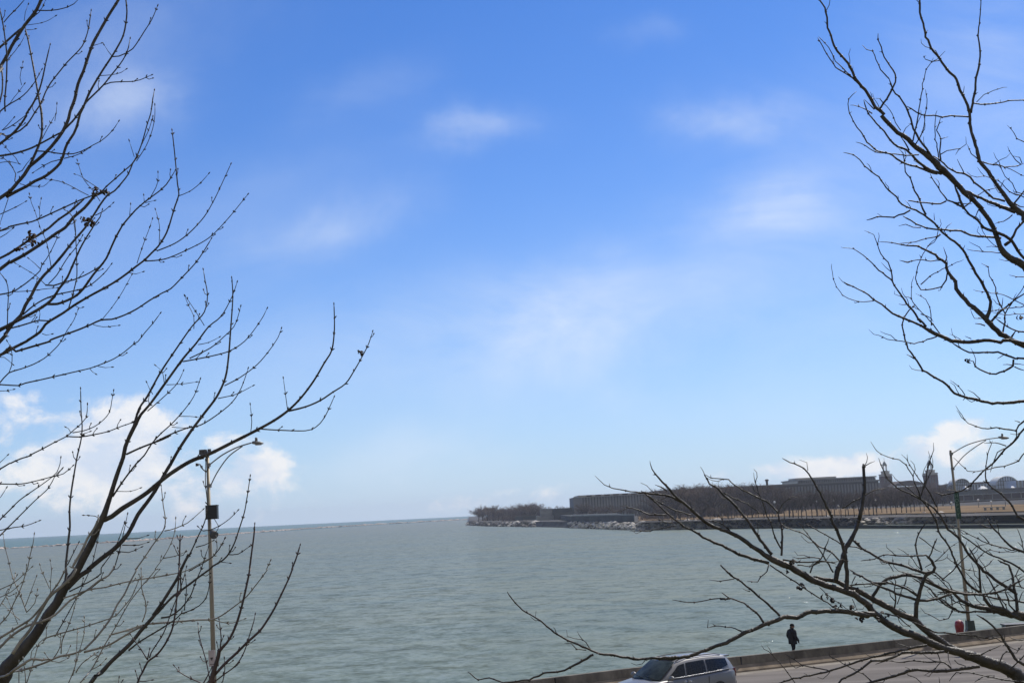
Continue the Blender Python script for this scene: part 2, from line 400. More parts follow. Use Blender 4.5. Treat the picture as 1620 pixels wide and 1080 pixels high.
TR_RIGHT = '''
= 7.4 -0.1
36 3 Z 1950,1330,70 1780,1170,44 V 1620,1060,27 1550,1000,24 1450,940,22 1400,915,21 1300,890,20 1190,850,19 1080,810,16 960,775,14 830,740,13 700,680,12.5 600,630,12.5 480,590,12 380,550,12 290,490,12 200,420,12 150,350,12 60,280,11 0,230,11 W 1150,680,11 1000,630,11 870,580,11 750,510,12 640,450,12 560,420,12 500,390,12 420,340,9 340,290,8 250,230,7.5 150,160,7 60,120,6.5 0,105,6 X 850,470,6 780,440,5.7 720,400,5.5 670,350,5.2 610,300,5 550,250,4.5 500,190,3.6 460,150,2.8 410,90,2 397,35,1
4 1 X 600,300 520,260 420,245 330,238 220,220 140,205 80,165 45,130
6 2.2 X 1160,690 1050,660 950,625 860,575 760,535 690,490 610,450 540,400 490,350 440,300 380,255 340,225
3 1.3 X 500,380 400,380 320,350 260,335 200,320
1.8 1.2 X 550,435 470,420 430,398
2 1.2 X 560,450 480,465 400,482 310,485 265,483
2 1.6 X 660,380 540,345 450,295 380,255
3 1.6 X 505,225 470,205 430,188
6 3 X 1180,635 1120,560 1060,470 1020,410 950,330 880,260 840,215 780,180 745,125
2 1.2 X 870,240 960,285 1030,310 1100,365 1140,370
4 1.6 X 1240,640 1245,500 1230,420 1220,370 1160,305 1080,265 1000,225 940,190 900,155 840,148 790,143 750,122
2 1.4 X 1220,370 1245,310 1310,260 1355,280
3 1 X 1240,600 1200,530 1180,460 1150,390 1120,300 1095,240 1075,170 1062,110
2 1.2 X 910,480 870,445 860,370
2.4 1.3 X 910,480 860,440 750,410
9 5 W 1090,600 1110,500 1150,390 1190,280 1250,180 1320,0 T 60,960 80,850 100,720 105,560 95,440
2 1.3 T 110,460 160,435 205,415
3 1.3 T -100,860 0,795 110,740 200,690 320,670
8 1.6 W 1200,690 1200,500 1185,360 1160,240 1100,100 1040,0 Y 390,560 340,460 300,380 240,280 210,245 120,205 70,180
1.5 1 Y 235,260 225,210 180,190
3 1 W 1070,510 1000,400 950,310 880,220 820,140 740,40
2.6 2 W 1330,285 1220,260 1140,235 1030,170 900,100 810,50
3 1.6 W 1130,400 1040,310 940,260 850,190 750,125 620,85 560,30 X 1220,400
12 6 V 1100,815,12 1060,810,12 980,770,11 900,730,11 800,660,11 700,590,11 630,530,12 580,480,12 500,450,11 400,400,11 300,340,11 200,290,10 80,220,9 0,190,9 W 1200,650,8 1120,600,8 1000,575,7 880,550,5
8 4.5 V 590,480 605,330 625,250 650,150 690,60 760,20 770,-20 U 760,560 720,490 690,465
2.6 2 U 720,480 760,390 795,305
5 3 U 740,625 690,635 600,610 510,580 400,545 290,520 190,460 80,400 20,330 W 1330,285 1230,180
3.2 1.6 U 690,465 560,475 440,470 290,465 200,505 70,520
4 1.8 U 650,610 610,470 590,370 620,260 670,180 700,140
2 1.2 U 625,295 720,360 790,420 840,440
4 2.4 U 605,850 520,790 420,750 350,730 190,725 80,670 0,640 W 1330,550 1220,480
2 1.4 W 1280,545 1250,600 1240,640
3 1.5 U -100,760 60,740 190,735 330,745
6 3 V 165,290 180,260 210,200 280,120 360,80 460,60 560,60 680,90 800,160 920,210 1050,230 1200,245 1350,220 1450,190 1520,140 1620,90
5 3 V 600,290 540,270 410,230 280,170 180,140 U 120,740
5 4 V 595,295 650,295 760,290 850,260 940,230
3 1.6 V 300,420 420,450 550,560
2.4 1.2 V 420,400 440,370 520,430
3 1.5 V 390,370 405,300 390,220 400,120 380,50
2 1.2 V 395,300 350,250 340,180
1.8 1 V 415,330 460,200 500,100 520,20
1.6 1 U 380,620 330,540 250,520 240,480
1.8 1 V 395,150 330,90 260,60
2 1.2 V 400,180 520,190 620,240
1.8 1 V 660,130 580,60 500,40 430,60
1.6 1 U 650,610 600,560 560,500 480,430 420,400
1.6 1 U 640,650 540,640 430,620 380,560 370,480
1.6 1 V 620,270 560,200 470,150 430,160
= 7.0 -0.15
9 2 V 200,425 100,420 W 1400,925 1250,895 1150,880 1000,880 820,890 720,940 600,930 540,960 420,1000 300,1060 M 1530,360 1440,410 1380,430 1300,460 1200,490 1050,495 950,500 860,485 720,465 640,430 560,395 480,350 400,280 310,230 250,170 220,125
4.4 1.8 M 700,475 620,520 520,570 420,580 340,615 200,630 120,605 60,615 0,570
2 1 M 690,450 640,390 610,345
2.2 1.3 M 660,450 610,445 575,410 540,410
2.2 1.4 M 1530,350 1490,330 1380,315 1335,325 1340,280
4 2 W 410,990 370,920 300,860 220,800 80,750 10,700
2.4 1.4 W 80,752 0,770 M 1460,165 1350,165 1280,185 1210,180 1140,170
4.2 2 W 560,920 450,810 360,740 280,670 200,600 130,560 70,510 0,440 M 1480,40 1430,0
2 1.3 W 130,570 0,595 M 1390,65 1345,58
1.8 1.2 W 280,690 240,680 210,665
2.4 1.6 W 460,430 440,500 380,550 350,600 250,590
2.6 2 W 470,440 600,530 740,620 830,680 950,760 1100,850 1280,890
1.6 1.2 W 940,650 1050,750 1150,820 1270,890
3.2 2 W 590,390 700,405 800,415 960,400 1100,430
2.4 1.4 W 960,380 920,370 840,365 740,375 680,360
3 1.6 W 850,515 880,440 960,370 990,280 1030,180
2.2 1.4 W 730,440 850,450 960,405
1.6 1 W 1250,760 1280,830 1300,880
= 8.2 0.1
13 3 Z 1900,1130,40 1720,1000,20 V 1620,440,14 1500,430,13 1380,400,11 1250,370,8 1130,350,6.5 1020,290,5.5 950,230,5 870,200,4 750,150 660,100 560,60
6 3 V 1560,410 1550,280 1530,180 1510,60 1490,0 U 1480,560 1370,510
6 1.5 U 1535,820 1440,760 1340,690 1240,610 1150,520 1090,450 1040,370 1000,300 900,220 860,140 800,60 740,0 T 650,780 560,730 450,690 380,640 330,590 290,510 260,450 240,385
4.4 1 U 1240,850 1080,730 1030,640 970,540 930,430 870,330 810,240 780,130 700,0 T 640,770 620,700 580,610 560,550 520,490 500,450 430,400 330,380 260,345 200,285 165,230
2.2 1 T 630,760 560,710 480,640 400,580 370,540
2.6 1.1 T 790,850 740,740 680,650 600,550 540,450 500,390 455,350
1.3 1 T 520,430 515,390 510,350
2.6 1.2 T 640,740 690,590 705,470 740,370 762,310 760,240
1.6 1 T 660,690 720,560 755,470 750,380
1.8 1 T 700,810 720,870 790,960
3 2 U 860,700 780,640 700,600
3.6 2.2 U 1700,690 1620,620 1530,560 1440,510 1330,480 1250,430 1170,380 1090,320 1020,270
2.6 1.2 U 1530,420 1400,390 1280,350 1180,310 1080,260 920,180
5 2.4 U 1700,480 1620,440 1520,400 1440,330 1380,260 1320,200 1270,120
2.2 1.6 U 1310,215 1240,190 1190,165
2 1.4 U 1620,420 1610,390 1580,280 1550,205
1.6 1.2 U 1610,390 1560,340
2.2 1.2 U 1290,350 1240,300 1190,250
4.4 2.2 U 1210,830 1200,700 1190,600 1170,520 1100,400
2 1.2 U 1195,600 1280,560 1330,500
2.4 1.3 U 840,700 940,620 1010,540 1100,450 1170,380 1280,360
1.6 1 U 680,580 780,520 870,440 910,400 1000,340
3.4 2 V 1100,410 1040,410 960,380 850,320 780,250 720,190 640,130 560,80
3.6 2.4 V 1400,410 1200,400 1080,405 1000,400 930,350 830,280
2.4 1.2 V 930,260 935,400 900,460 820,485 760,450 680,410 635,360
1.6 1.2 V 860,200 880,310 930,350
3.4 2.4 V 1700,320 1620,310 1450,290 1300,265 1100,220 950,220 800,215
9 5 V 1620,470 1500,430 1420,380 1300,350 1250,280 1230,230
2.2 1.4 V 1000,290 1020,340 1060,390
3 2 V 1430,370 1380,260 1320,150 1260,50
2.2 1.5 V 1600,180 1560,100 1540,60 1580,-20
2.2 1.4 V 1620,180 1500,150 1400,210 1300,240
3 2.2 V 1550,410 1480,330 1440,190
1.6 1.2 V 1200,180 1150,120 1060,20
5 2 Z 1740,560 1680,640 T 1620,110 1560,190 1500,250 1440,300 1380,380 1310,450 1240,500 1170,570 1110,640 1030,690 930,720 840,735 770,705
3.6 1 T 1680,0 1620,35 1570,80 1540,125 1430,110 1350,95 1270,110 1170,90 1090,50 1025,0 S 980,890
2.4 2 T 1550,120 1550,180 1510,240
2.2 1.5 T 1580,45 1530,30
2.6 1 T 1680,330 1620,340 1570,410 1480,445 1390,470 1280,490 1150,510 1090,505 1030,455 950,380
2.2 1.3 T 1450,270 1390,245 1300,238 1240,245
2.2 1.2 T 1430,295 1370,330 1340,400 1300,520
4.4 1.1 T 1700,1010 1620,970 1560,930 1520,870 1480,800 1400,730 1320,670 1260,600 1255,500 1280,350 1320,220
2.2 2 T 1270,620 1230,600
2 1.2 V 1060,220 900,190 780,140 680,60 600,-20
2 1.2 V 960,240 880,160 780,60 700,20
1.8 1.1 V 940,260 820,180 700,120 600,90
1.8 1.1 V 900,330 820,290 740,200 660,150
2 1.2 V 1100,350 960,300 860,210 820,160
1.6 1 V 1250,360 1180,300 1130,200 1090,100
1.6 1 V 1360,390 1300,300 1240,180 1220,120
2 1.2 V 1480,420 1420,300 1380,250 1300,120 1250,40
1.8 1.2 V 1555,330 1600,230 1640,180
1.8 1.1 V 1530,150 1590,80 1640,50
1.8 1.1 V 1110,340 1200,330 1330,350
2 1.2 V 1020,295 940,330 860,330 790,290 700,200
1.8 1.1 V 950,235 900,130 820,80 760,90
2 1.2 U 1250,860 1330,780 1460,700 1600,640
1.8 1.1 U 1160,530 1240,440 1300,420 1420,440 1500,420
1.6 1 U 1090,460 1060,380 1080,330
1.8 1.1 U 970,540 1060,600 1180,620
1.6 1 U 900,225 960,250 1030,340
= 6.8 0.0
7 3 Z 1900,1160 1720,1080 V 1620,900,5.5 1540,850 1480,760 1430,680 1400,610 1320,530 1230,460 1170,430
2.6 1.6 V 1380,910 1400,850 1450,780 1550,790 1600,720
2 1.2 V 1430,690 1440,640 1430,600
6 4 V 1200,920 1140,930 1000,950 880,965 750,965 610,950 520,970 400,1010 280,1040 170,1070 60,1110
5 3.2 V 860,780 780,790 600,790 470,790 400,830 280,860 170,870 80,940 0,990 K 560,790 500,850
4.2 2.4 V 700,720 650,725 500,760 350,790 200,830 0,890 K 480,740 300,780 180,810 60,850
3 1.6 V 930,940 860,880 700,880 580,865 440,880 320,865 210,900
2.2 1.4 V 180,1065 90,990 0,950 K 650,740 560,690 490,650 485,625
1.8 1 K 320,840 290,810 230,730 170,660 125,595
2.2 1.4 K 480,735 400,720 330,710 280,670 230,640
3 1.8 V 1700,1080 1450,1050 1250,1010 1100,980 980,980 910,1060
2.2 1.4 V 1340,1010 1240,1010 1150,1070
3.2 2 V 560,500 630,530 720,570 800,600 870,600 1000,620 1150,630 1300,660 1400,640
2.4 1.6 V 1080,812 1200,810 1300,760 1400,720
2.4 1.6 V 1480,950 1560,880 1620,820 1660,760
2 1.2 V 800,800 830,880 780,940 680,1000
1.6 1.1 V 900,780 900,850 930,920
2 1.3 V 960,860 1000,900 1120,930
1.6 1.1 V 650,1080 590,1030 500,990
1.6 1.1 V 820,1080 812,1020
2 1.2 V 1320,640 1440,700 1420,730
2 1.2 V 1700,660 1560,670 1480,640
'''
TR_RIGHT2 = '''
= 7.8 -0.1
12 1.6 Z 2050,760,30 1800,560,16 S 1620,280,10 1550,250,9 1480,210,9 1400,170,9 1330,110,9 1270,50,9 1250,0,9 R 1270,1020,8 1290,980,6.5 1300,880,5.5 1270,790,5 1220,700,5 1140,570 1080,460 1040,390 960,310 850,230 800,170 700,75 560,0 Q 460,860 410,790 310,700 240,600 110,500 60,430 0,390 O 358,724
9 1 R 1260,1050 1180,970 1100,910 1030,830 980,760 970,690 900,600 880,520 840,490 780,440 690,400 620,355 510,350 400,330 240,315
3 1 R 895,600 880,680 830,740 750,765 640,765 590,660 610,550 660,430 740,320 830,250
2.2 1 R 640,720 730,640 800,600 900,550 1050,480
2.4 1.4 R 875,500 890,460 855,365
2.2 1.4 R 840,490 730,495 600,485 510,505 435,490
2.4 1.2 R 830,245 780,275 690,285 590,315 440,330
4.4 2.4 R 1400,280 1330,265 1230,265 1150,260 1020,215 870,205 700,185 600,145 540,110 470,70
2.2 1.4 R 640,180 570,175 500,155 430,165
3.4 2 R 540,15 480,50 380,80 230,80 125,110
1.8 1.2 R 860,220 890,170 935,135
1.6 1.2 R 1045,380 1060,345
3.6 1.5 R 690,60 Q 660,900 630,810 570,700 540,610 490,550 485,450 470,370 430,330
1.5 1 Q 545,890 520,850 490,820
1.5 1 Q 770,1010 765,940
= 7.2 -0.1
16 3 Z 2050,640,36 1820,560,22 1700,510,17 R 1620,540,14 1520,490,12 1430,420,11 1390,350,9.5 1350,230,9 1290,110,8.5 1210,0,8.5 Q 1220,900,8.5 1130,810,9 1050,740,9.5 980,660,10 930,610,11 840,530,12 760,440,11 680,380,10 600,320,9 520,240,8.5 420,180,8 340,100,7.5 270,20,7 O 550,540,6.5 510,510,6 470,440,5.5 420,380,5 380,300,4.5 320,230,4 285,130,3.5 270,40,3 245,0,3 Z 1285,-30,2
3 1.6 O 460,430 400,370 320,320 270,240 235,180
2.4 1.3 O 420,390 370,340 320,290 300,240 240,175
4 1.8 P 240,1050 290,980 370,850 400,780 395,700 330,600 290,540 260,450 235,380 235,320
2.4 1.4 P 340,750 260,660 220,570 180,490 125,470 85,430
4.5 2.6 Q 820,470 740,400 690,330 620,240 570,140 540,50 P 500,1010 430,920 370,850 340,750
4.2 1.4 Q 800,570 720,550 600,500 490,480 350,380 230,355 130,270 100,210 40,130 0,70 O 380,520 385,470 420,435
2.6 1.5 Q 620,390 500,395 350,375 210,360 110,300 25,270
5.5 2 Q 840,570 740,540 620,460 530,360 420,310 350,250 290,170 220,90 140,0 P 100,950
3 2 Q 530,350 490,270 450,220
2.4 1.4 P 200,1040 150,990 105,945
2.4 1.2 P 180,1080 100,1025 0,1000 O 390,500
6 3 R 1500,300 1440,260 1350,220 1240,180 1150,90 1060,20 Q 1040,890 940,840 880,820
3 1.6 Q 890,820 800,700 730,570
3.2 2.4 Q 880,830 830,855 750,855 640,840 520,825
3 1.6 Q 830,440 820,370 830,240 790,160 820,90 830,30
2.4 1.2 Q 810,420 795,320 775,200 785,0 P 795,1050
2 1.1 Q 830,385 890,350 1010,330 1070,290 1068,220
1.6 1 Q 1000,340 970,390
2 1.4 Q 830,240 900,220
4 3 Q 1440,830 1330,800 1240,720 1150,650 1110,600 1050,565 980,555 900,510 820,440 760,400
2 1.4 Q 1050,560 1010,490 985,430
2.4 1.2 Q 590,290 660,170 680,30 P 690,1060 700,940 685,850
2.8 1.2 Q 565,260 600,90 620,0 P 635,950 660,800 690,660 740,590 760,550
1.8 1.1 Q 450,160 400,80 370,0 P 290,980 250,940 210,935
1.6 1.1 Q 470,190 500,140 545,95
5.5 3.4 Q 1050,900 1000,780 960,680
3 2 Q 1060,880 1110,840 1090,770
2.2 1.4 Q 900,820 1000,850 1130,855
2 1.2 R 1400,420 1280,410 1180,400 1075,385
1.6 1.1 R 1500,495 1430,490 1380,480
1.6 1.1 R 1370,365 1310,358 1260,365
2 1.4 R 1700,655 1620,650 1550,640 1480,630
1.5 1 R 1360,360 1260,270 1210,170 1200,60
5 4 R 1490,300 1550,200 1620,110 1680,40
6 5 R 1440,345 1500,300 1560,400 1620,470 1690,530
= 8.3 0.0
15 3.4 Z 2050,560,36 1800,400,20 R 1690,140 Q 1620,960,12 1540,900,11 1460,810,8 1390,720,7 1330,630,6.5 1280,550,6.5 1200,450,6.5 1170,330,6 1120,180,5.5 1105,60,5.2 1100,0,5 P 1100,1050 1060,950 1010,860 980,760 890,660 820,560 740,460 690,350 660,230 630,120 630,0 Z 1452,-30
5 1.4 P 1115,1070 1130,980 1160,850 1165,740 1200,580 1200,450 1185,340 1200,180 1210,0 1215,-60
3 2 P 1130,980 1250,990 1390,975 1510,955 1620,950 1680,945
1.6 1 P 1170,970 1240,900 1370,845 1460,830
2 1.2 P 820,575 750,585 690,565 665,540 690,530
1.8 1.2 P 815,540 780,490 760,460
3.2 2.2 Q 1090,30 930,20 840,30 760,15 640,10 P 510,1010
8 4 Q 1540,930 1400,880 1300,840 1180,790 1070,730
2.8 1.8 Q 1215,455 1330,485 1440,505 1560,495 1620,470
2 1 Q 1590,480 1540,440 1500,390 1465,310
1.8 1.2 Q 1600,470 1580,410 1510,400
2.4 1 Q 1690,300 1620,270 1560,235 1530,180 1460,110
2.2 1.2 Q 1690,800 1620,770 1550,740 1510,660 1440,590 1400,510 1340,460
2.4 1 Q 1690,840 1620,790 1480,740 1380,640 1240,590 1180,510
3.4 2.4 Q 1530,845 1600,760 1660,700
2.4 1.4 Q 1510,960 1430,1020 1340,1045
1.8 1.1 Q 1150,790 1250,730 1430,685
2.4 1.6 Q 1200,890 1160,970 1200,1010
2.2 1.2 Q 1180,430 1120,380 1080,290
3 2 Q 1530,850 1580,880 1640,890
1.6 1.1 Q 1450,510 1540,550 1640,600
= 7.5 0.05
8 1.8 Z 1800,600 1700,560 S 1480,230,6 1400,245,6 1290,225,6 1150,240,6.5 1050,245,6.5 930,235,7 830,190,7 730,140,6.5 640,90,4.5 530,40 430,0 R 330,960 270,910 190,860 100,790 0,740 Z 1335,446
4.4 1 S 690,100 630,30 R 640,1075 560,970 510,900 440,800 370,690 360,590 330,510 260,430 230,340 190,250 105,210
3 1 R 375,690 280,610 170,510 90,440 0,380 Z 1330,391
1.6 1.1 R 360,600 310,560 265,510
1.8 1 R 195,875 100,890 0,870 Z 1333,468 1320,447 1316,417
2.4 1.1 S 830,180 750,70 690,0 R 590,920 550,850 555,700 575,640
1.8 1.1 R 550,850 520,840 480,835
2 1 S 740,90 R 735,1000 720,930 690,860 590,805
2 1.2 R 640,1000 740,1040 760,1075
1.8 1.2 R 500,910 460,915 430,905
2.6 1 S 790,195 700,230 580,262 500,245 320,220 240,175 190,170 145,125
2 1.4 S 1120,215 1060,190
= 7.9 0.05
9 2 Z 1850,760 1720,640 S 1700,800 1620,805 1470,820 1320,825 1180,790 1060,765 960,730 880,640 770,580 660,510 580,390 520,310 490,220 460,80 490,0 R 480,1050 530,960 590,910
1.8 1 S 1060,750 1000,660 915,605
1.8 1.2 S 1205,785 1140,730 1085,700
2.4 1.6 S 580,405 540,380 505,362
2.4 1.6 S 1070,760 1040,800
= 7.6 0.0
6 2.6 Z 1850,680 1720,590 S 1620,400 1540,405 1450,370 1370,340 1230,345 1100,345 1010,300 940,255
4 2 S 1520,410 1515,470 1430,520 1350,550 1250,530 1160,480 1140,430 1100,420
2.4 1.6 S 1530,480 1580,500 1640,520
2 1.4 S 1510,465 1460,458 1420,460
1.6 1.2 S 1430,365 1400,385 1365,405
1.8 1.2 S 1530,450 1640,465
= 8.0 0.0
7 2 Z 1850,620 1700,560 S 1620,150 1540,140 1460,100 1380,40 1340,10 R 1400,1040
4.4 2 S 1310,70 R 1320,1060 1380,990 1500,890 1560,845 1620,810 1680,780
3.2 1.4 S 1420,150 1440,20 R 1440,1000 1400,920 1360,840 1345,720 1290,640 1280,550 1215,520
2.2 1.4 R 1440,1000 1500,900 1590,790 1640,700
2 1.2 R 1680,940 1620,910 1520,860 1420,815 1310,800 1140,770
2 1.2 R 1680,920 1620,930 1500,940 1320,970 1220,975
1.8 1.2 R 1680,990 1620,1000 1440,1005 1310,980
4 3 S 1500,200 1540,140
1.8 1.2 R 1410,930 1420,840
2.4 2 R 1585,1010 1590,1040
1.8 1.2 S 1320,50 1240,20 R 1150,1040 1110,950
2.4 2 S 1250,90 1200,75 1155,70
'''
# ------------------------------------------------------------------ the near bare trees, branch by branch
TILE = dict(A=(0, 0, 6), B=(0, 180, 6), C=(0, 360, 6), D=(0, 540, 6), E=(0, 720, 6), F=(0, 900, 6), G=(230, 720, 6), H=(230, 900, 6),
            P=(1350, 0, 6), Q=(1350, 180, 6), R=(1350, 330, 6), S=(1350, 500, 6), T=(1350, 660, 6), U=(1350, 800, 6), V=(1350, 900, 6),
            W=(1140, 820, 6), N=(200, 420, 3), M=(740, 900, 3.522), X=(930, 720, 4.05), O=(1215, 0, 3), Y=(1220, 680, 4.05), K=(1180, 860, 3.682), Z=(0, 0, 1))
def parse(text):
    limbs = []
    for ln in text.strip().splitlines():
        tk = ln.split()
        if tk[0] == '=':
            limbs.append(dict(d=float(tk[1]), s=float(tk[2]), pale=tk[3] if len(tk) > 3 else '', br=[])); continue
        w0, w1 = float(tk[0]), float(tk[1]); t = TILE['Z']; pts = []
        for q in tk[2:]:
            if q.isalpha(): t = TILE[q]; continue
            v = [float(x) for x in q.split(',')]
            pts.append([t[0] + v[0] / t[2], t[1] + v[1] / t[2], v[2] if len(v) > 2 else None])
        L = [0.0]
        for a, b in zip(pts, pts[1:]): L.append(L[-1] + math.hypot(b[0] - a[0], b[1] - a[1]))
        if pts[0][2] is None: pts[0][2] = w0
        if pts[-1][2] is None: pts[-1][2] = w1
        known = [i for i, p in enumerate(pts) if p[2] is not None]
        for a, b in zip(known, known[1:]):
            for i in range(a + 1, b):
                k = (L[i] - L[a]) / max(1e-6, L[b] - L[a]); pts[i][2] = pts[a][2] * (1 - k) + pts[b][2] * k
        limbs[-1]['br'].append(pts)
    return limbs

def catmull(P, step, tens=1.0):
    """P: rows of numbers; resample with about `step` of the first two coordinates between samples"""
    out = []
    n = len(P)
    for i in range(n - 1):
        p0, p1, p2, p3 = P[max(i - 1, 0)], P[i], P[i + 1], P[min(i + 2, n - 1)]
        k = max(1, int(math.hypot(p2[0] - p1[0], p2[1] - p1[1]) / step))
        for j in range(k):
            t = j / k
            h1, h2, h3, h4 = 2 * t ** 3 - 3 * t * t + 1, t ** 3 - 2 * t * t + t, -2 * t ** 3 + 3 * t * t, t ** 3 - t * t
            out.append([h1 * b + h3 * c + tens * .5 * (h2 * (c - a) + h4 * (d - b)) for a, b, c, d in zip(p0, p1, p2, p3)])
    out.append(list(P[-1]))
    return out

def build_bare_tree(root, texts, trunk_px, trunk_depth, style, seed, mats, WK=0.9):
    rnd = random.Random(seed)
    for limb in texts:
        traced = []                       # (px, py, depth) of everything already placed in this limb
        limb_obj = None
        for bi, pts in enumerate(limb['br']):
            # ---- depth of every point: real distance, starting at the trunk or at the parent branch
            P = []
            if bi == 0:
                D = limb['d']; acc = 0.0
                off = [i for i, p in enumerate(pts) if 0 <= p[0] <= 1620 and -5 <= p[1] <= 1085]
                first = off[0] if off else len(pts)
                for i, p in enumerate(pts):
                    if i < first and first > 0: dd = trunk_depth + (D - trunk_depth) * (i / first)
                    else:
                        if i > first: acc += math.hypot(p[0] - pts[i - 1][0], p[1] - pts[i - 1][1])
                        dd = D + limb['s'] * acc * D / F * 1.5
                    P.append([p[0], p[1], p[2] * WK, dd])
                sl = limb['s']
            else:
                a = min(traced, key=lambda q: (q[0] - pts[0][0]) ** 2 + (q[1] - pts[0][1]) ** 2)
                b = min(traced, key=lambda q: (q[0] - pts[-1][0]) ** 2 + (q[1] - pts[-1][1]) ** 2)
                D = a[2]; sl = rnd.uniform(-0.35, 0.35); acc = 0.0
                for i, p in enumerate(pts):
                    if i: acc += math.hypot(p[0] - pts[i - 1][0], p[1] - pts[i - 1][1])
                    P.append([p[0], p[1], p[2] * WK, D + sl * acc * D / F])
            S = catmull(P, 7.0, .95) if style == 'maple' else catmull(P, 6.5, .55)
            if style == 'locust':                              # crooked growth: small kinks between nodes
                for s_ in S[1:-1]: s_[0] += rnd.gauss(0, .45); s_[1] += rnd.gauss(0, .45)
            for s_ in S: traced.append((s_[0], s_[1], s_[3]))
            W = [at(s_[0], s_[1], s_[3]) for s_ in S]
            rad = [max(0.0016, s_[2] * 0.5 * s_[3] / F) for s_ in S]
            ph = rnd.random() * 50
            for i in range(len(rad)):
                rad[i] *= 1 + (0.10 if style == 'maple' else 0.17) * noise.noise(Vector((i * 0.55 + ph, ph, 0)))
            rad[-1] *= 0.55
            mb = MB(); thick = max(s_[2] for s_ in S)
            mb.tube(W, rad, 9 if thick > 7 else (7 if thick > 3 else 5))
            # ---- buds, nodes and spurs growing on the branch
            gap = 0.0; nxt = rnd.uniform(8, 16); roll = rnd.uniform(0, 6.28)
            for i in range(2, len(S) - 1):
                gap += math.hypot(S[i][0] - S[i - 1][0], S[i][1] - S[i - 1][1])
                if gap < nxt: continue
                gap = 0.0; w = S[i][2]; u = S[i][3] / F       # u: metres per photo pixel here
                t = (W[i + 1] - W[i - 1]).normalized(); a = t.orthogonal().normalized(); b = t.cross(a)
                if style == 'maple':
                    nxt = rnd.uniform(11, 22) + w * 1.6; roll += math.pi / 2 + rnd.uniform(-.3, .3)
                    if w > 6.5 and rnd.random() < .6: continue
                    mb.tube([W[i] - t * u * 1.3, W[i], W[i] + t * u * 1.3], [rad[i] * .9, rad[i] * 1.0 + u * .7, rad[i] * .9], 5)
                    for sgn in (0, math.pi):
                        if rnd.random() < .25: continue
                        side = a * math.cos(roll + sgn) + b * math.sin(roll + sgn)
                        if rnd.random() < .2 and w > 1.4:     # short spur ending in a fat bud
                            ln = rnd.uniform(6, 15) * u
                            p1 = W[i] + (t * .55 + side * .8).normalized() * ln * .5
                            p2 = p1 + (t * .9 + side * .45 + Vector((0, 0, .4))).normalized() * ln * .5
                            mb.tube([W[i], p1, p2], [u * .75, u * .62, u * .55], 5)
                            d2 = (p2 - p1).normalized()
                            mb.tube([p2, p2 + d2 * u * 1.4, p2 + d2 * u * 3.2], [u * .7, u * 1.35, u * .3], 5)
                        else:
                            d2 = (t * .9 + side * .75).normalized(); p1 = W[i] + side * rad[i] * .8
                            ln = rnd.uniform(3.0, 5.4) * u
                            mb.tube([p1, p1 + d2 * ln * .5, p1 + d2 * ln], [u * .65, u * 1.05, u * .3], 5)
                else:
                    nxt = rnd.uniform(10, 22) + w * 1.0; roll += 2.4 + rnd.uniform(-.4, .4)
                    side = a * math.cos(roll) + b * math.sin(roll)
                    k = rad[i] + u * rnd.uniform(.45, 1.2)
                    mb.tube([W[i] - t * u * 1.6 + side * u * .2, W[i] + side * u * .5, W[i] + t * u * 1.6 + side * u * .2], [rad[i] * .9, k, rad[i] * .9], 6)
                    q = rnd.random()
                    if q < .35:
                        d2 = (t * .5 + side).normalized(); ln = rnd.uniform(2.5, 6) * u
                        mb.tube([W[i] + side * rad[i] * .6, W[i] + side * rad[i] * .6 + d2 * ln], [u * .7, u * .2], 5)
                    elif q < .56 and w < 8:
                        ln = rnd.uniform(8, 34) * u
                        p1 = W[i] + (t * .8 + side * .7).normalized() * ln * .4
                        p2 = p1 + (t * .7 + side * .3 + Vector((rnd.uniform(-.3, .3), 0, rnd.uniform(-.2, .6)))).normalized() * ln * .35
                        p3 = p2 + (t * .6 + Vector((rnd.uniform(-.6, .6), 0, rnd.uniform(0, .8)))).normalized() * ln * .3
                        mb.tube([W[i], p1, p2, p3], [u * .7, u * .6, u * .5, u * .3], 5)
            if style == 'maple' and S[-1][2] < 2.6:           # terminal bud
                u = S[-1][3] / F; d2 = (W[-1] - W[-2]).normalized()
                mb.tube([W[-1] - d2 * u, W[-1] + d2 * u * 1.6, W[-1] + d2 * u * 4], [u * .6, u * 1.15, u * .3], 5)
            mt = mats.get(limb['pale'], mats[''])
            if bi == 0: limb_obj = mb.build('limb', mt, root)
            else: mb.build('branch', mt, limb_obj)

def dry_cluster(px, py, D, r, seed, n, mt, parent, name='dry_leaf'):
    """a few shrivelled leaves as curled, thick little blades"""
    rnd = random.Random(seed); mb = MB(); u = D / F
    for _ in range(n):
        c = at(px + rnd.gauss(0, r), py + rnd.gauss(0, r * .7), D + rnd.uniform(-.03, .03))
        d = Vector((rnd.gauss(0, 1), rnd.gauss(0, 1), rnd.gauss(-.5, 1))).normalized(); s_ = d.orthogonal().normalized(); nn = d.cross(s_)
        ln = rnd.uniform(4, 9) * u; wd = rnd.uniform(1.6, 3.4) * u
        rows = []
        for k in range(4):
            t = k / 3; wv = wd * math.sin(math.pi * (0.12 + 0.8 * t)); cu = nn * (math.sin(t * 2.5) * ln * .35)
            p = c + d * (t - .5) * ln + cu
            rows += [p - s_ * wv + nn * wv * .6, p - nn * u * .35, p + s_ * wv + nn * wv * .6, p + nn * u * .35]
        fs = [(i * 4 + k, i * 4 + (k + 1) % 4, (i + 1) * 4 + (k + 1) % 4, (i + 1) * 4 + k) for i in range(3) for k in range(4)] + [(3, 2, 1, 0), (12, 13, 14, 15)]
        mb.add(rows, fs, True)
    return mb.build(name, mt, parent)

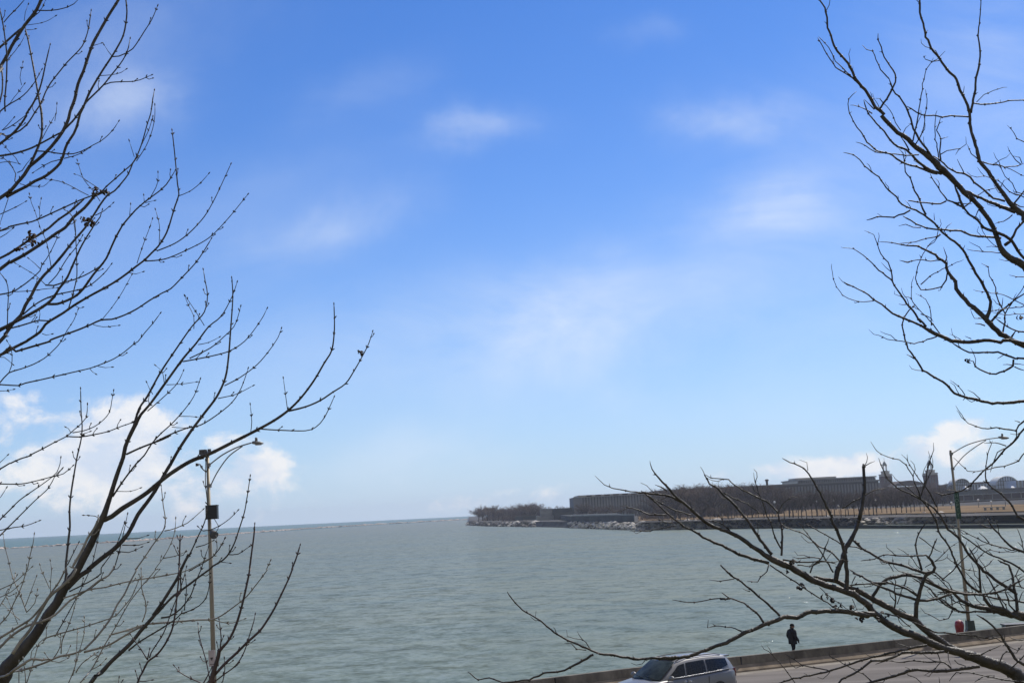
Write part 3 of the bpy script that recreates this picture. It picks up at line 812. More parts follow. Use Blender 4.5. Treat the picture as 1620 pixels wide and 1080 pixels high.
def trunk(parent, base, top, r0_, r1_, mt, seed):
    rnd = random.Random(seed); n = 14; pts = []; rr = []
    for i in range(n + 1):
        t = i / n; p = base.lerp(top, t)
        p = p + Vector((noise.noise(Vector((t * 3, seed, 0))) * .12, noise.noise(Vector((t * 3, seed, 5))) * .12, 0)) * math.sin(math.pi * t)
        pts.append(p); rr.append((r0_ * (1 - t) + r1_ * t) * (1 + .5 * math.exp(-t * n * 1.2)))
    mb = MB(); mb.tube(pts, rr, 14); return mb.build('trunk', mt, parent)

# left maple
pT = at(-320, 900, 7.5)
left = tag(empty('bare_tree', (0, 0, 0)), 'tall bare maple on the left whose budded grey limbs sweep up from the frame edge', 'tree')
trunk(left, Vector((pT.x - .1, 7.5, -.05)), Vector((pT.x, 7.5, 10.5)), .24, .1, M['bark'], 3)
build_bare_tree(left, parse(TR_LEFT) + parse(TR_MAIN), -320, 7.5, 'maple', 11, {'': M['bark'], 'pale': M['bark_sunlit'], 'red': M['bark_red']})
for (x, y, n_, r_, s_) in ((50, 378, 26, 6, 1), (34, 394, 7, 2.5, 2), (137, 349, 14, 4, 3), (146, 355, 6, 2.5, 4), (153, 302, 10, 3, 5), (168, 305, 8, 2.5, 6), (572, 560, 9, 3, 7)):
    dry_cluster(x, y, 8.2 if x < 200 else 6.2, r_, s_, n_, M['deadleaf'] if x < 160 else M['darkpod'], left)
# slim young tree in front of the lamp post
sap = tag(empty('bare_tree', (0, 0, 0)), 'slim young bare tree rising in front of the left lamp post', 'tree')
b0 = at(250, 1900, 4.6)
trunk(sap, Vector((b0.x - .1, 4.55, -.05)), b0, .06, .026, M['bark'], 5)
build_bare_tree(sap, parse(TR_SAP), 250, 4.6, 'maple', 21, {'': M['bark_red']})
# right locust
pT = at(2050, 700, 8.2)
right = tag(empty('bare_tree', (0, 0, 0)), 'crooked bare locust tree on the right with dark zigzag branches over the road', 'tree')
trunk(right, Vector((pT.x + .15, 8.2, -.05)), Vector((pT.x, 8.2, 11)), .3, .1, M['bark_locust'], 9)
build_bare_tree(right, parse(TR_RIGHT) + parse(TR_RIGHT2), 2050, 8.2, 'locust', 31, {'': M['bark_locust']})
for (x, y, n_, r_, s_) in ((1267, 929, 8, 3, 11), (1306, 943, 4, 2.2, 12), (1316, 948, 3, 1.8, 13), (1345, 961, 4, 2, 14), (1362, 978, 12, 4, 15), (1255, 889, 9, 3, 16), (1400, 974, 7, 3.5, 17), (1534, 570, 5, 2.2, 18), (1246, 906, 3, 1.6, 19), (1328, 959, 4, 4, 20), (1615, 502, 4, 2, 21)):
    dry_cluster(x, y, 7.15, r_, s_, n_, M['darkpod'], right, 'dry_pod')
# ------------------------------------------------------------------ light and sky
SUN_AZ, SUN_EL = R(38), R(47)
sd = bpy.data.lights.new('sun', 'SUN'); sd.energy = 4.4; sd.angle = R(0.5); sd.color = (1.0, 0.95, 0.87)
so = bpy.data.objects.new('sun', sd); COL.objects.link(so)
sdir = Vector((math.sin(SUN_AZ) * math.cos(SUN_EL), math.cos(SUN_AZ) * math.cos(SUN_EL), math.sin(SUN_EL)))
so.rotation_euler = sdir.to_track_quat('Z', 'Y').to_euler(); so.location = (0, 0, 60)
w = bpy.data.worlds.new('World'); scene.world = w; w.use_nodes = True
n, l = w.node_tree.nodes, w.node_tree.links
bg = n['Background']; bg.inputs['Strength'].default_value = 0.105
sky = n.new('ShaderNodeTexSky'); sky.sky_type = 'NISHITA'; sky.sun_disc = False
sky.sun_elevation = SUN_EL; sky.sun_rotation = SUN_AZ; sky.altitude = 200; sky.air_density = 1.0; sky.dust_density = 0.3; sky.ozone_density = 2.5
hs = n.new('ShaderNodeHueSaturation'); hs.inputs['Saturation'].default_value = 1.22; hs.inputs['Value'].default_value = 1.0
l.new(sky.outputs[0], hs.inputs['Color'])
tn = n.new('ShaderNodeMix'); tn.data_type = 'RGBA'; tn.blend_type = 'MULTIPLY'; tn.inputs['Factor'].default_value = 1.0
tn.inputs['B'].default_value = (0.55, 0.80, 1.20, 1); l.new(hs.outputs[0], tn.inputs['A'])
def math_(op, a, b=None, c=None, clamp=False):
    q = n.new('ShaderNodeMath'); q.operation = op; q.use_clamp = clamp
    for i, v in enumerate((a, b, c)):
        if v is None: continue
        if isinstance(v, (int, float)): q.inputs[i].default_value = v
        else: l.new(v, q.inputs[i])
    return q.outputs[0]
tc = n.new('ShaderNodeTexCoord'); sx = n.new('ShaderNodeSeparateXYZ'); l.new(tc.outputs['Generated'], sx.inputs[0])
ysafe = math_('MAXIMUM', sx.outputs[1], 0.05)
U = math_('DIVIDE', sx.outputs[0], ysafe); Vv = math_('DIVIDE', sx.outputs[2], ysafe)
front = math_('GREATER_THAN', sx.outputs[1], 0.05)
cu = n.new('ShaderNodeCombineXYZ'); l.new(U, cu.inputs[0]); l.new(Vv, cu.inputs[1])
wpm = n.new('ShaderNodeTexNoise'); wpm.inputs['Scale'].default_value = 6.5; wpm.inputs['Detail'].default_value = 5; wpm.inputs['Roughness'].default_value = .6
l.new(cu.outputs[0], wpm.inputs['Vector']); wps = n.new('ShaderNodeSeparateColor'); l.new(wpm.outputs['Color'], wps.inputs[0])
U0, V0 = U, Vv
UW = math_('ADD', U0, math_('MULTIPLY_ADD', wps.outputs[0], .16, -.08)); VW = math_('ADD', V0, math_('MULTIPLY_ADD', wps.outputs[1], .075, -.0375))
def noise_(scale, detail, rough, sxy=(1, 1), off=0.0, dist=0.0):
    mp = n.new('ShaderNodeMapping'); mp.inputs['Scale'].default_value = (sxy[0], sxy[1], 1); mp.inputs['Location'].default_value = (off, off * .7, off)
    l.new(cu.outputs[0], mp.inputs[0])
    q = n.new('ShaderNodeTexNoise'); q.inputs['Scale'].default_value = scale; q.inputs['Detail'].default_value = detail
    q.inputs['Roughness'].default_value = rough; q.inputs['Distortion'].default_value = dist
    l.new(mp.outputs[0], q.inputs['Vector']); return q.outputs['Fac']
def blob(px, py, rx, ry, amp, tilt=0.0):
    d = ray(px, py); u_, v_ = d.x / d.y, d.z / d.y
    ca, sa = math.cos(tilt), math.sin(tilt)
    du = math_('SUBTRACT', U, u_); dv = math_('SUBTRACT', Vv, v_)
    a = math_('MULTIPLY_ADD', du, ca * F / rx, math_('MULTIPLY', dv, sa * F / rx))
    b = math_('MULTIPLY_ADD', du, -sa * F / ry, math_('MULTIPLY', dv, ca * F / ry))
    q = math_('ADD', math_('MULTIPLY', a, a), math_('MULTIPLY', b, b))
    return math_('MULTIPLY', math_('EXPONENT', math_('MULTIPLY', q, -1.0)), amp)
def total(bl):
    o = None
    for b in bl:
        q = blob(*b); o = q if o is None else math_('ADD', o, q)
    return o
# thin veils of cirrus
U, Vv = UW, VW
wisp = total([(745, 206, 80, 26, .40, 0.05), (1165, 182, 100, 34, .48, 0), (1205, 332, 110, 50, .5, .1), (515, 362, 140, 46, .42, .35), (185, 160, 75, 45, .42, 0),
              (640, 722, 110, 40, .45, .1), (960, 500, 330, 95, .5, .12), (860, 540, 170, 80, .30, .4), (1020, 45, 60, 22, .16, 0),
              (1560, 120, 170, 220, .35, 0), (1400, 470, 280, 150, .2, 0), (120, 420, 240, 160, .14, 0), (430, 300, 200, 60, .12, .3), (150, 60, 260, 120, .26, .3), (560, 150, 110, 40, .12, .2), (1300, 250, 200, 120, .24, .1), (500, 560, 240, 90, .2, .2), (1180, 640, 260, 60, .16, 0)])
wn = noise_(4.2, 9, .62, (1, 2.1), 3.1, 1.1)
wmask = math_('MULTIPLY', wisp, math_('MULTIPLY_ADD', wn, 1.8, -0.34), clamp=True)
U = math_('ADD', U0, math_('MULTIPLY_ADD', wps.outputs[0], .035, -.0175)); Vv = math_('ADD', V0, math_('MULTIPLY_ADD', wps.outputs[1], .018, -.009))
# low cumulus banks near the horizon
cum = total([(40, 672, 170, 52, .85, -.1), (185, 690, 95, 46, .8, 0), (215, 668, 45, 34, .5, 0), (300, 740, 150, 60, .8, 0), (400, 748, 62, 36, .8, 0), (75, 775, 150, 48, .75, 0),
             (165, 740, 95, 30, .4, 0), (270, 800, 140, 30, .45, 0), (440, 745, 34, 22, .4, 0),
             (1505, 678, 28, 19, 1.0, 0), (1565, 664, 42, 22, 1.0, 0), (1460, 712, 50, 24, .95, 0), (1240, 740, 50, 20, .6, 0), (1345, 738, 40, 16, .55, 0), (1420, 742, 120, 24, .7, 0), (1570, 700, 60, 26, .6, 0), (1290, 752, 90, 18, .45, 0), (640, 800, 260, 26, .26, 0), (900, 770, 200, 24, .22, 0), (1150, 745, 160, 26, .3, 0),
             (972, 775, 26, 14, .35, 0), (480, 826, 30, 10, .4, 0), (1600, 735, 60, 20, .5, 0)])
U, Vv = U0, V0
cn = noise_(19, 9, .58, (1, 1.45), 7.7, 0.3)
cnu = noise_(19, 9, .58, (1, 1.45), 7.735, 0.3)
cn2 = noise_(75, 6, .6, (1, 1.3), 1.7, 0.15)
dens = math_('ADD', math_('MULTIPLY_ADD', cn, 3.0, -1.5), math_('MULTIPLY_ADD', cn2, .4, -.2))
craw = math_('ADD', math_('MULTIPLY', cum, .8), math_('MULTIPLY', dens, math_('MINIMUM', math_('MULTIPLY', cum, 2.6), 1.0)))
mr = n.new('ShaderNodeMapRange'); mr.interpolation_type = 'SMOOTHSTEP'; mr.inputs['From Min'].default_value = .33; mr.inputs['From Max'].default_value = 1.0; mr.inputs['To Max'].default_value = .84
l.new(craw, mr.inputs['Value'])
# general low-sky haze lifting everything towards the horizon
elv = math_('MAXIMUM', Vv, 0.0)
hz = math_('MULTIPLY', math_('EXPONENT', math_('MULTIPLY', elv, -8.0)), .72)
def mixc(fac, a, colb):
    q = n.new('ShaderNodeMix'); q.data_type = 'RGBA'; l.new(fac, q.inputs['Factor']); l.new(a, q.inputs['A']); q.inputs['B'].default_value = (*colb, 1); return q.outputs['Result']
c = mixc(hz, tn.outputs['Result'], (5.8, 7.0, 9.0))
c = mixc(math_('MULTIPLY', wmask, front), c, (7.6, 8.4, 9.6))
# cumulus: lit tops, slightly blue undersides
lit = n.new('ShaderNodeMix'); lit.data_type = 'RGBA'; lit.inputs['A'].default_value = (6.7, 7.4, 8.7, 1); lit.inputs['B'].default_value = (9.4, 9.2, 9.1, 1)
l.new(math_('ADD', math_('MULTIPLY', math_('SUBTRACT', cn, cnu), 3.0), math_('MULTIPLY_ADD', cn, 1.6, -.3), clamp=True), lit.inputs['Factor'])
q = n.new('ShaderNodeMix'); q.data_type = 'RGBA'; l.new(math_('MULTIPLY', mr.outputs[0], front), q.inputs['Factor']); l.new(c, q.inputs['A']); l.new(lit.outputs['Result'], q.inputs['B'])
# unseen white sky added behind the viewer to keep the shade neutral
bk = n.new('ShaderNodeMapRange'); bk.interpolation_type = 'SMOOTHSTEP'; bk.inputs['From Min'].default_value = .15; bk.inputs['From Max'].default_value = -.35; bk.inputs['To Max'].default_value = .85
l.new(sx.outputs[1], bk.inputs['Value'])
l.new(mixc(bk.outputs[0], q.outputs['Result'], (3.3, 3.25, 3.2)), bg.inputs['Color'])
vs = scene.view_settings; vs.view_transform = 'Standard'; vs.look = 'None'; vs.exposure = 0; vs.gamma = 1; vs.use_curve_mapping = False
# ------------------------------------------------------------------ water
ZW = -1.5
def water_mat():
    mt = bpy.data.materials.new('lake_water'); n, l = nodes_of(mt); bs = n['Principled BSDF']
    n.remove(bs); bs = n.new('ShaderNodeBsdfDiffuse'); gl = n.new('ShaderNodeBsdfGlossy'); gl.inputs['Roughness'].default_value = .30; gs = n.new('ShaderNodeBsdfGlossy'); gs.inputs['Roughness'].default_value = .05; m2 = n.new('ShaderNodeMixShader'); m2.inputs[0].default_value = .36; l.new(gl.outputs[0], m2.inputs[1]); l.new(gs.outputs[0], m2.inputs[2])
    fr = n.new('ShaderNodeFresnel'); fr.inputs['IOR'].default_value = 1.33; ms = n.new('ShaderNodeMixShader')
    fk = n.new('ShaderNodeMath'); fk.operation = 'MULTIPLY'; fk.use_clamp = True; l.new(fr.outputs[0], fk.inputs[0]); fk.inputs[1].default_value = .34
    l.new(fk.outputs[0], ms.inputs[0]); l.new(bs.outputs[0], ms.inputs[1]); l.new(m2.outputs[0], ms.inputs[2]); l.new(ms.outputs[0], n['Material Output'].inputs['Surface'])
    tc = n.new('ShaderNodeTexCoord')
    def nz(scale, st, det, rot=0.0):
        mp = n.new('ShaderNodeMapping'); mp.inputs['Scale'].default_value = st; mp.inputs['Rotation'].default_value = (0, 0, rot)
        l.new(tc.outputs['Object'], mp.inputs[0])
        q = n.new('ShaderNodeTexNoise'); q.inputs['Scale'].default_value = scale; q.inputs['Detail'].default_value = det; q.inputs['Roughness'].default_value = .6
        l.new(mp.outputs[0], q.inputs['Vector']); return q.outputs['Fac']
    def ma(op, a, b):
        q = n.new('ShaderNodeMath'); q.operation = op
        for i, v in enumerate((a, b)):
            if isinstance(v, (int, float)): q.inputs[i].default_value = v
            else: l.new(v, q.inputs[i])
        return q.outputs[0]
    def nzc(scale, st, det, rot=0.0):
        q = nz(scale, st, det, rot).node; return q.outputs['Color']
    def slope(src, k):
        q = n.new('ShaderNodeVectorMath'); q.operation = 'SUBTRACT'; l.new(src, q.inputs[0]); q.inputs[1].default_value = (.5, .5, .5)
        s_ = n.new('ShaderNodeVectorMath'); s_.operation = 'MULTIPLY'; l.new(q.outputs[0], s_.inputs[0]); s_.inputs[1].default_value = k
        return s_.outputs[0]
    def vadd(a, b):
        q = n.new('ShaderNodeVectorMath'); q.operation = 'ADD'; l.new(a, q.inputs[0])
        if isinstance(b, tuple): q.inputs[1].default_value = b
        else: l.new(b, q.inputs[1])
        return q.outputs[0]
    big = nz(.10, (.6, 1.6, 1), 3, .25); mid = nz(.42, (.6, 1.7, 1), 4, -.2); small = nz(1.9, (.7, 1.5, 1), 4, .35)
    h = ma('ADD', ma('MULTIPLY', big, .9), ma('ADD', ma('MULTIPLY', mid, .75), ma('MULTIPLY', small, .2)))
    bp = n.new('ShaderNodeBump'); bp.inputs['Strength'].default_value = 1.0; bp.inputs['Distance'].default_value = .62
    l.new(h, bp.inputs['Height']); n.remove(bp)
    sl_ = vadd(slope(nzc(.45, (1, 1, 1), 3, .2), (.95, 1.5, 0)), vadd(slope(nzc(1.6, (1, 1, 1), 4, -.25), (.9, 1.3, 0)), slope(nzc(4.5, (.7, 1.2, 1), 2, .5), (.75, .95, 0))))
    nrm = n.new('ShaderNodeVectorMath'); nrm.operation = 'NORMALIZE'; l.new(vadd(sl_, (0, 0, .8)), nrm.inputs[0])
    l.new(nrm.outputs[0], gs.inputs['Normal'])
    nr2 = n.new('ShaderNodeVectorMath'); nr2.operation = 'NORMALIZE'; l.new(vadd(sl_, (0, 0, 2.6)), nr2.inputs[0])
    for q in (gl, fr): l.new(nr2.outputs[0], q.inputs['Normal'])
    fl = n.new('ShaderNodeVectorMath'); fl.operation = 'NORMALIZE'; l.new(vadd(slope(sl_, (.5, .5, 0)) if False else sl_, (0, 0, 1.0)), fl.inputs[0]); l.new(fl.outputs[0], bs.inputs['Normal'])
    # turbid water: sandier and greener patches
    pt = nz(.012, (.35, 1.0, 1), 5, .1); pt2 = nz(.07, (.4, 1.6, 1), 4, .1)
    mx = n.new('ShaderNodeMix'); mx.data_type = 'RGBA'
    mx.inputs['A'].default_value = (.102, .183, .155, 1); mx.inputs['B'].default_value = (.198, .234, .132, 1)
    mr = n.new('ShaderNodeMapRange'); mr.inputs['From Min'].default_value = .4; mr.inputs['From Max'].default_value = .66
    l.new(ma('ADD', ma('MULTIPLY', pt, .5), ma('MULTIPLY', pt2, .5)), mr.inputs['Value']); l.new(mr.outputs[0], mx.inputs['Factor'])
    # beyond the breakwater the open lake is clearer and bluer; inside, along the stones, brown silt
    sx = n.new('ShaderNodeSeparateXYZ'); l.new(tc.outputs['Object'], sx.inputs[0])
    a_, b_ = BRK[0], BRK[-1]; nx, ny = -(b_.y - a_.y), (b_.x - a_.x); k = math.hypot(nx, ny); nx /= k; ny /= k
    side = ma('ADD', ma('ADD', ma('MULTIPLY', sx.outputs[0], nx), ma('MULTIPLY', sx.outputs[1], ny)), -(a_.x * nx + a_.y * ny))
    sl = n.new('ShaderNodeMapRange'); sl.inputs['From Min'].default_value = -1400; sl.inputs['From Max'].default_value = -20
    sl.interpolation_type = 'SMOOTHSTEP'; l.new(side, sl.inputs['Value'])
    silt = n.new('ShaderNodeMix'); silt.data_type = 'RGBA'; l.new(ma('MULTIPLY', sl.outputs[0], .6), silt.inputs['Factor'])
    l.new(mx.outputs['Result'], silt.inputs['A']); silt.inputs['B'].default_value = (.195, .19, .155, 1)
    op = n.new('ShaderNodeMapRange'); op.inputs['From Min'].default_value = -15; op.inputs['From Max'].default_value = 25; l.new(side, op.inputs['Value'])
    out = n.new('ShaderNodeMix'); out.data_type = 'RGBA'; l.new(op.outputs[0], out.inputs['Factor'])
    l.new(silt.outputs['Result'], out.inputs['A']); out.inputs['B'].default_value = (.085, .168, .15, 1)
    l.new(out.outputs['Result'], bs.inputs['Color'])
    return mt
def wat(px, py): return onz(px, py, ZW)
BRK = [wat(-90, hor(-90) + 18.6), wat(0, 868), wat(170, 858.2), wat(330, 847.5), wat(480, 836.5), wat(620, 828.0), wat(745, 821.0)]
S_ = 4000
link('lake_water', (lambda b: (b.add([(-S_, -60, ZW), (S_, -60, ZW), (S_, S_, ZW), (-S_, S_, ZW)], [(0, 1, 2, 3)]), b.mesh('lake_water'))[1])(MB()), water_mat())['kind'] = 'structure'

M['stone'] = mat('pale_riprap', (.58, .54, .48), .9, spec=.1, var=.4, scale=.9)
M['stone_dark'] = mat('dark_riprap', (.15, .14, .13), .9, var=.4, scale=.9)
M['conc'] = mat('weathered_concrete', (.165, .146, .118), .9, var=.45, scale=1.3, bump=.004, bscale=30, stretch=(1, 1, .5))
M['conc_flare'] = mat('brown_concrete_base', (.27, .215, .155), .9, var=.28, scale=1.8, bump=.004, bscale=30)  # paler and browner than the upright above it
M['asphalt'] = mat('asphalt', (.178, .160, .142), .9, spec=.05, var=.2, scale=1.1, bump=.004, bscale=60, stretch=(.1, 1, 1), rot=R(-27))
M['gutter'] = mat('concrete_gutter', (.26, .235, .20), .9, spec=.05, var=.15, scale=1.2)
M['grass'] = mat('dry_lawn', (.205, .148, .092), .95, spec=0.0, var=.25, scale=.05)
M['verge'] = mat('winter_grass', (.11, .10, .05), .95, spec=0.0, var=.3, scale=.6)
M['prom'] = mat('grey_promenade', (.10, .10, .10), .9, spec=0.0, var=.35, scale=.08, stretch=(1, 1, 1))
M['pole'] = mat('galvanised_pole', (.30, .26, .19), .55, metal=.35, var=.2, scale=3, stretch=(1, 1, .2))
M['pole_dark'] = mat('dark_galvanised', (.21, .205, .19), .6, metal=.3, var=.2, scale=3)
M['black'] = mat('black_enclosure', (.014, .015, .017), .45, var=.3, scale=6)
M['darkgrey'] = mat('dark_grey_housing', (.07, .07, .072), .6, var=.3, scale=6)
M['white'] = mat('pale_sign_face', (.50, .44, .43), .6, var=.1, scale=5)
M['red'] = mat('red_plastic', (.26, .018, .022), .4, var=.2, scale=3)
M['pink'] = mat('faded_pink_plastic', (.62, .33, .30), .5, var=.15, scale=6)
M['green'] = mat('dark_green_banner', (.022, .065, .042), .7, var=.25, scale=3)
M['greentxt'] = mat('faded_letter', (.16, .24, .19), .7, var=.3, scale=8)
M['greenbox'] = mat('dark_green_box', (.035, .055, .045), .5, var=.3, scale=4)

# breakwater: a long low heap of stones
rnd = random.Random(5); b = MB()
for p, q in zip(BRK, BRK[1:]):
    L = (q - p).length; k = 0.0; d = (q - p).normalized(); sd_ = Vector((-d.y, d.x, 0))
    while k < L:
        sc = 1.0 + (p.y - 1000) / 2600
        c = p + d * k + sd_ * rnd.gauss(0, 1.0)
        r_ = rnd.uniform(1.0, 2.3) * sc
        b.blob((c.x, c.y, ZW + rnd.uniform(-.5, .25) * sc), r_, rnd.random() * 90, .35, 1, (1.5, 1, .62)); k += rnd.uniform(1.0, 2.2) * sc
brk = b.build('breakwater', mat('breakwater_stone', (.44, .37, .315), .9, var=.45, scale=.03))
tag(brk, 'long low stone breakwater lying across the lake below the horizon on the left', 'breakwater')

# ------------------------------------------------------------------ the near shore: road, barrier, path
base_px = [(700, 1121.5), (828, 1105), (1010, 1082), (1180, 1062.5), (1343, 1044.6), (1533, 1022.5), (1640, 1009)]
BL = [onz(x, y, 0) for x, y in base_px]
d0 = (BL[1] - BL[0]).normalized(); d1 = (BL[-1] - BL[-2]).normalized()
BL = [BL[0] - d0 * (60 - 4 * i) for i in range(15)] + BL + [BL[-1] + d1 * 4 * (i + 1) for i in range(15)]
# smooth the line
BLs = [Vector((r_[0], r_[1], 0)) for r_ in catmull([[p.x, p.y] for p in BL], 1.5)]
def off_line(ps, o):
    out = []
    for i, p in enumerate(ps):
        t = (ps[min(i + 1, len(ps) - 1)] - ps[max(i - 1, 0)]).normalized()
        out.append(p + Vector((-t.y, t.x, 0)) * o)
    return out
def strip(name, oa, ob, z, mt, kind='structure'):
    a, c = off_line(BLs, oa), off_line(BLs, ob); mb = MB()
    vs = [(p.x, p.y, z) for p in a] + [(p.x, p.y, z) for p in c]; k = len(a)
    mb.add(vs, [(i, i + 1, k + i + 1, k + i) for i in range(k - 1)])
    o = mb.build(name, mt); o['kind'] = kind; return o
strip('road', -22, -.45, 0.0, M['asphalt'])
strip('gutter', -.6, 0.06, 0.004, M['gutter'])
strip('ground', -75, -22, 0.02, M['verge'])
strip('lane_marking', -8.12, -8.0, 0.004, M['gutter'])
# lakeside path on top of a sea wall
a, c = off_line(BLs, .06), off_line(BLs, 3.4); k = len(a); mb = MB()
mb.add([(p.x, p.y, 0.0) for p in a] + [(p.x, p.y, 0.0) for p in c] + [(p.x, p.y, ZW - 1) for p in c],
       [(i, i + 1, k + i + 1, k + i) for i in range(k - 1)] + [(k + i, k + i + 1, 2 * k + i + 1, 2 * k + i) for i in range(k - 1)])
mb.build('lakeside_path', M['conc'])['kind'] = 'structure'

# jersey barrier in two stretches: upright top on a sloping, paler brown foot
def barrier(i0, i1, label, h=.60):
    seg = BLs[i0:i1 + 1]; root = tag(empty('concrete_barrier', tuple(seg[0])), label, 'barrier')
    def prof(rows, name, mt):
        mb = MB(); k = len(rows); lines = [[Vector((p.x, p.y, z)) for p in off_line(BLs, o)[i0:i1 + 1]] for o, z in rows]
        vs = []
        for j in range(len(seg)):
            wob = .008 * noise.noise(Vector((j * .7, i0, 0)))
            for q in range(k): vs.append(lines[q][j] - Vector(seg[0]) + Vector((0, 0, wob if rows[q][1] > .3 else 0)))
        fs = [(j * k + q, (j + 1) * k + q, (j + 1) * k + q + 1, j * k + q + 1) for j in range(len(seg) - 1) for q in range(k - 1)]
        e = (len(seg) - 1) * k
        fs += [tuple(range(k)), tuple(e + q for q in range(k))[::-1]]
        mb.add(vs, fs); return mb.build(name, mt, root)
    prof([(.02, 0), (.05, .07), (.27, .27), (.36, .27), (.36, 0)], 'foot', M['conc_flare'])
    up_ = prof([(.285, .272), (.33, h - .04), (.345, h), (.53, h), (.545, h - .03), (.56, .0), (.37, .0), (.37, .272)], 'upright', M['conc'])
    # joints between the poured lengths
    ji = MB(); acc = 0
    for j in range(1, len(seg) - 1):
        acc += (seg[j] - seg[j - 1]).length
        if acc > 7.5:
            acc = 0; p = off_line(BLs, .305)[i0 + j] - seg[0]; t = (seg[j + 1] - seg[j - 1]).normalized()
            ji.box((p.x, p.y, .272 + (h - .275) / 2), (.035, .07, h - .30), math.atan2(t.y, t.x))
            p = off_line(BLs, .16)[i0 + j] - seg[0]
    if ji.v: ji.build('joint', M['black'], root)
    return root
iS = min(range(len(BLs)), key=lambda i: (BLs[i] - onz(1468, 1030.5, 0)).length)
barrier(0, iS, 'long grey concrete road barrier running behind the silver minivan, below the walking person')
barrier(iS, len(BLs) - 1, 'grey concrete road barrier stretch at the right edge, below the red barrel')

# ------------------------------------------------------------------ street lamps
def lamp_post(label, base, H, arms, dpx):
    root = tag(empty('street_lamp', base), label, 'street lamp')
    mb = MB(); mb.tube([(0, 0, 0), (0, 0, H * .5), (0, 0, H)], [.092, .078, .055], 14); mb.tube([(0, 0, H), (0, 0, H + .05)], [.062, .04], 14)
    mb.build('pole', M['pole'], root)
    bb = MB(); bb.box((0, 0, .19), (.42, .42, .38), 0, .8); bb.build('base_plate', M['pole_dark'], root)
    return root
def curve_pts(cs, k=10):
    return [Vector(r_) for r_ in catmull3(cs, k)]
def catmull3(P, k):
    out = []; n_ = len(P)
    for i in range(n_ - 1):
        p0, p1, p2, p3 = P[max(i - 1, 0)], P[i], P[i + 1], P[min(i + 2, n_ - 1)]
        for j in range(k):
            t = j / k
            out.append([.5 * (2 * b_ + (c_ - a_) * t + (2 * a_ - 5 * b_ + 4 * c_ - d_) * t * t + (-a_ + 3 * b_ - 3 * c_ + d_) * t ** 3) for a_, b_, c_, d_ in zip(p0, p1, p2, p3)])
    out.append(list(P[-1])); return out
def lamp(label, D, px_top, px_base, arm_up, arm_lo, head, zbase=0.0):
    top = at(px_top[0], px_top[1], D); base = ground_pt(px_top[0], D, zbase)
    base.x = top.x
    H = top.z - zbase
    root = lamp_post(label, base, H, None, None)
    lean = at(px_base[0], px_base[1], D); k = (lean.x - top.x) / (top.z - lean.z)   # slight lean of the real post
    root.rotation_euler = (0, -k * .9, 0)
    root.location.x = top.x + k * .9 * H
    rel = lambda q: at(q[0], q[1], D) - top + Vector((0, 0, H))
    mb = MB(); mb.tube(curve_pts([tuple(rel(q)) for q in arm_up]), .024, 8); mb.build('arm', M['pole_dark'], root)
    mb = MB(); mb.tube(curve_pts([tuple(rel(q)) for q in arm_lo]), .022, 8); mb.build('arm', M['pole_dark'], root)
    mb = MB()
    for q in (arm_up[0], arm_lo[0]): c_ = rel(q); mb.box((c_.x * .5, 0, c_.z), (.13, .16, .13))
    mb.build('clamp', M['pole_dark'], root)
    h0, h1 = rel(head[0]), rel(head[1]); mid = (h0 + h1) / 2; ln = (h1 - h0).length; mb = MB()
    prof = [(0, .06, .05), (.12, .10, .075), (.35, .15, .085), (.7, .16, .07), (.93, .10, .045), (1, .03, .02)]
    vs = []
    for t, wy, hz_ in prof:
        c_ = h0.lerp(h1, t)
        for q in range(10):
            an = 2 * math.pi * q / 10; vs.append((c_.x, c_.y + math.cos(an) * wy, c_.z + math.sin(an) * hz_ * (1 if math.sin(an) > 0 else .6)))
    mb.add(vs, [(i * 10 + q, i * 10 + (q + 1) % 10, (i + 1) * 10 + (q + 1) % 10, (i + 1) * 10 + q) for i in range(5) for q in range(10)] + [tuple(range(10))[::-1], tuple(range(50, 60))], True)
    hd = mb.build('lamp_head', M['pole_dark'], root)
    mb = MB(); c_ = h0.lerp(h1, .38); mb.lathe((c_.x, c_.y, c_.z + .06), [(.05, 0), (.05, .12), (.03, .15)], 10); mb.build('photocell', M['pole_dark'], hd)
    mb = MB(); c_ = h0.lerp(h1, .55); mb.box((c_.x, c_.y, c_.z - .055), (ln * .5, .16, .03)); mb.build('lens', M['white'], hd)
    return root, rel
LD = 45.9
lroot, rel = lamp('tall grey street lamp on the left carrying a black box and a speaker', LD, (328.5, 722), (337.8, 1028),
     [(331, 735), (352, 719.5), (375, 708), (398, 701)], [(332.5, 768), (344, 746), (362, 722), (384, 706)], [(399, 701.3), (417, 702.2)])
m_ = LD / F
c_ = rel((336, 810.5)); mb = MB(); mb.box((c_.x + .02, -.22, c_.z), (17.5 * m_, .26, 20.5 * m_)); mb.box((c_.x + .02, -.22, c_.z + 10.8 * m_), (18.3 * m_, .29, .04)); bx = mb.build('control_box', M['black'], lroot)
mb = MB(); mb.box((c_.x - .02 - 7.5 * m_, -.05, c_.z + .01), (4 * m_, .22, 19 * m_)); mb.build('box_bracket', M['darkgrey'], bx)
c_ = rel((336.5, 843)); mb = MB(); ax = Vector((.55, -.6, -.5)).normalized()
mb.tube([Vector((c_.x - .1, -.02, c_.z + .08)), Vector((c_.x - .03, -.1, c_.z + .05)), Vector((c_.x, -.16, c_.z)) + ax * .05, Vector((c_.x, -.16, c_.z)) + ax * .16], [.05, .09, .135, .15], 14)
mb.build('horn_speaker', M['darkgrey'], lroot)
mb = MB(); mb.tube(curve_pts([tuple(rel(q) + Vector((0, -.2, 0))) for q in ((339.5, 820), (343, 826), (346, 832), (344.5, 838), (340, 842))], 6), .012, 5); mb.build('cable', M['black'], lroot)
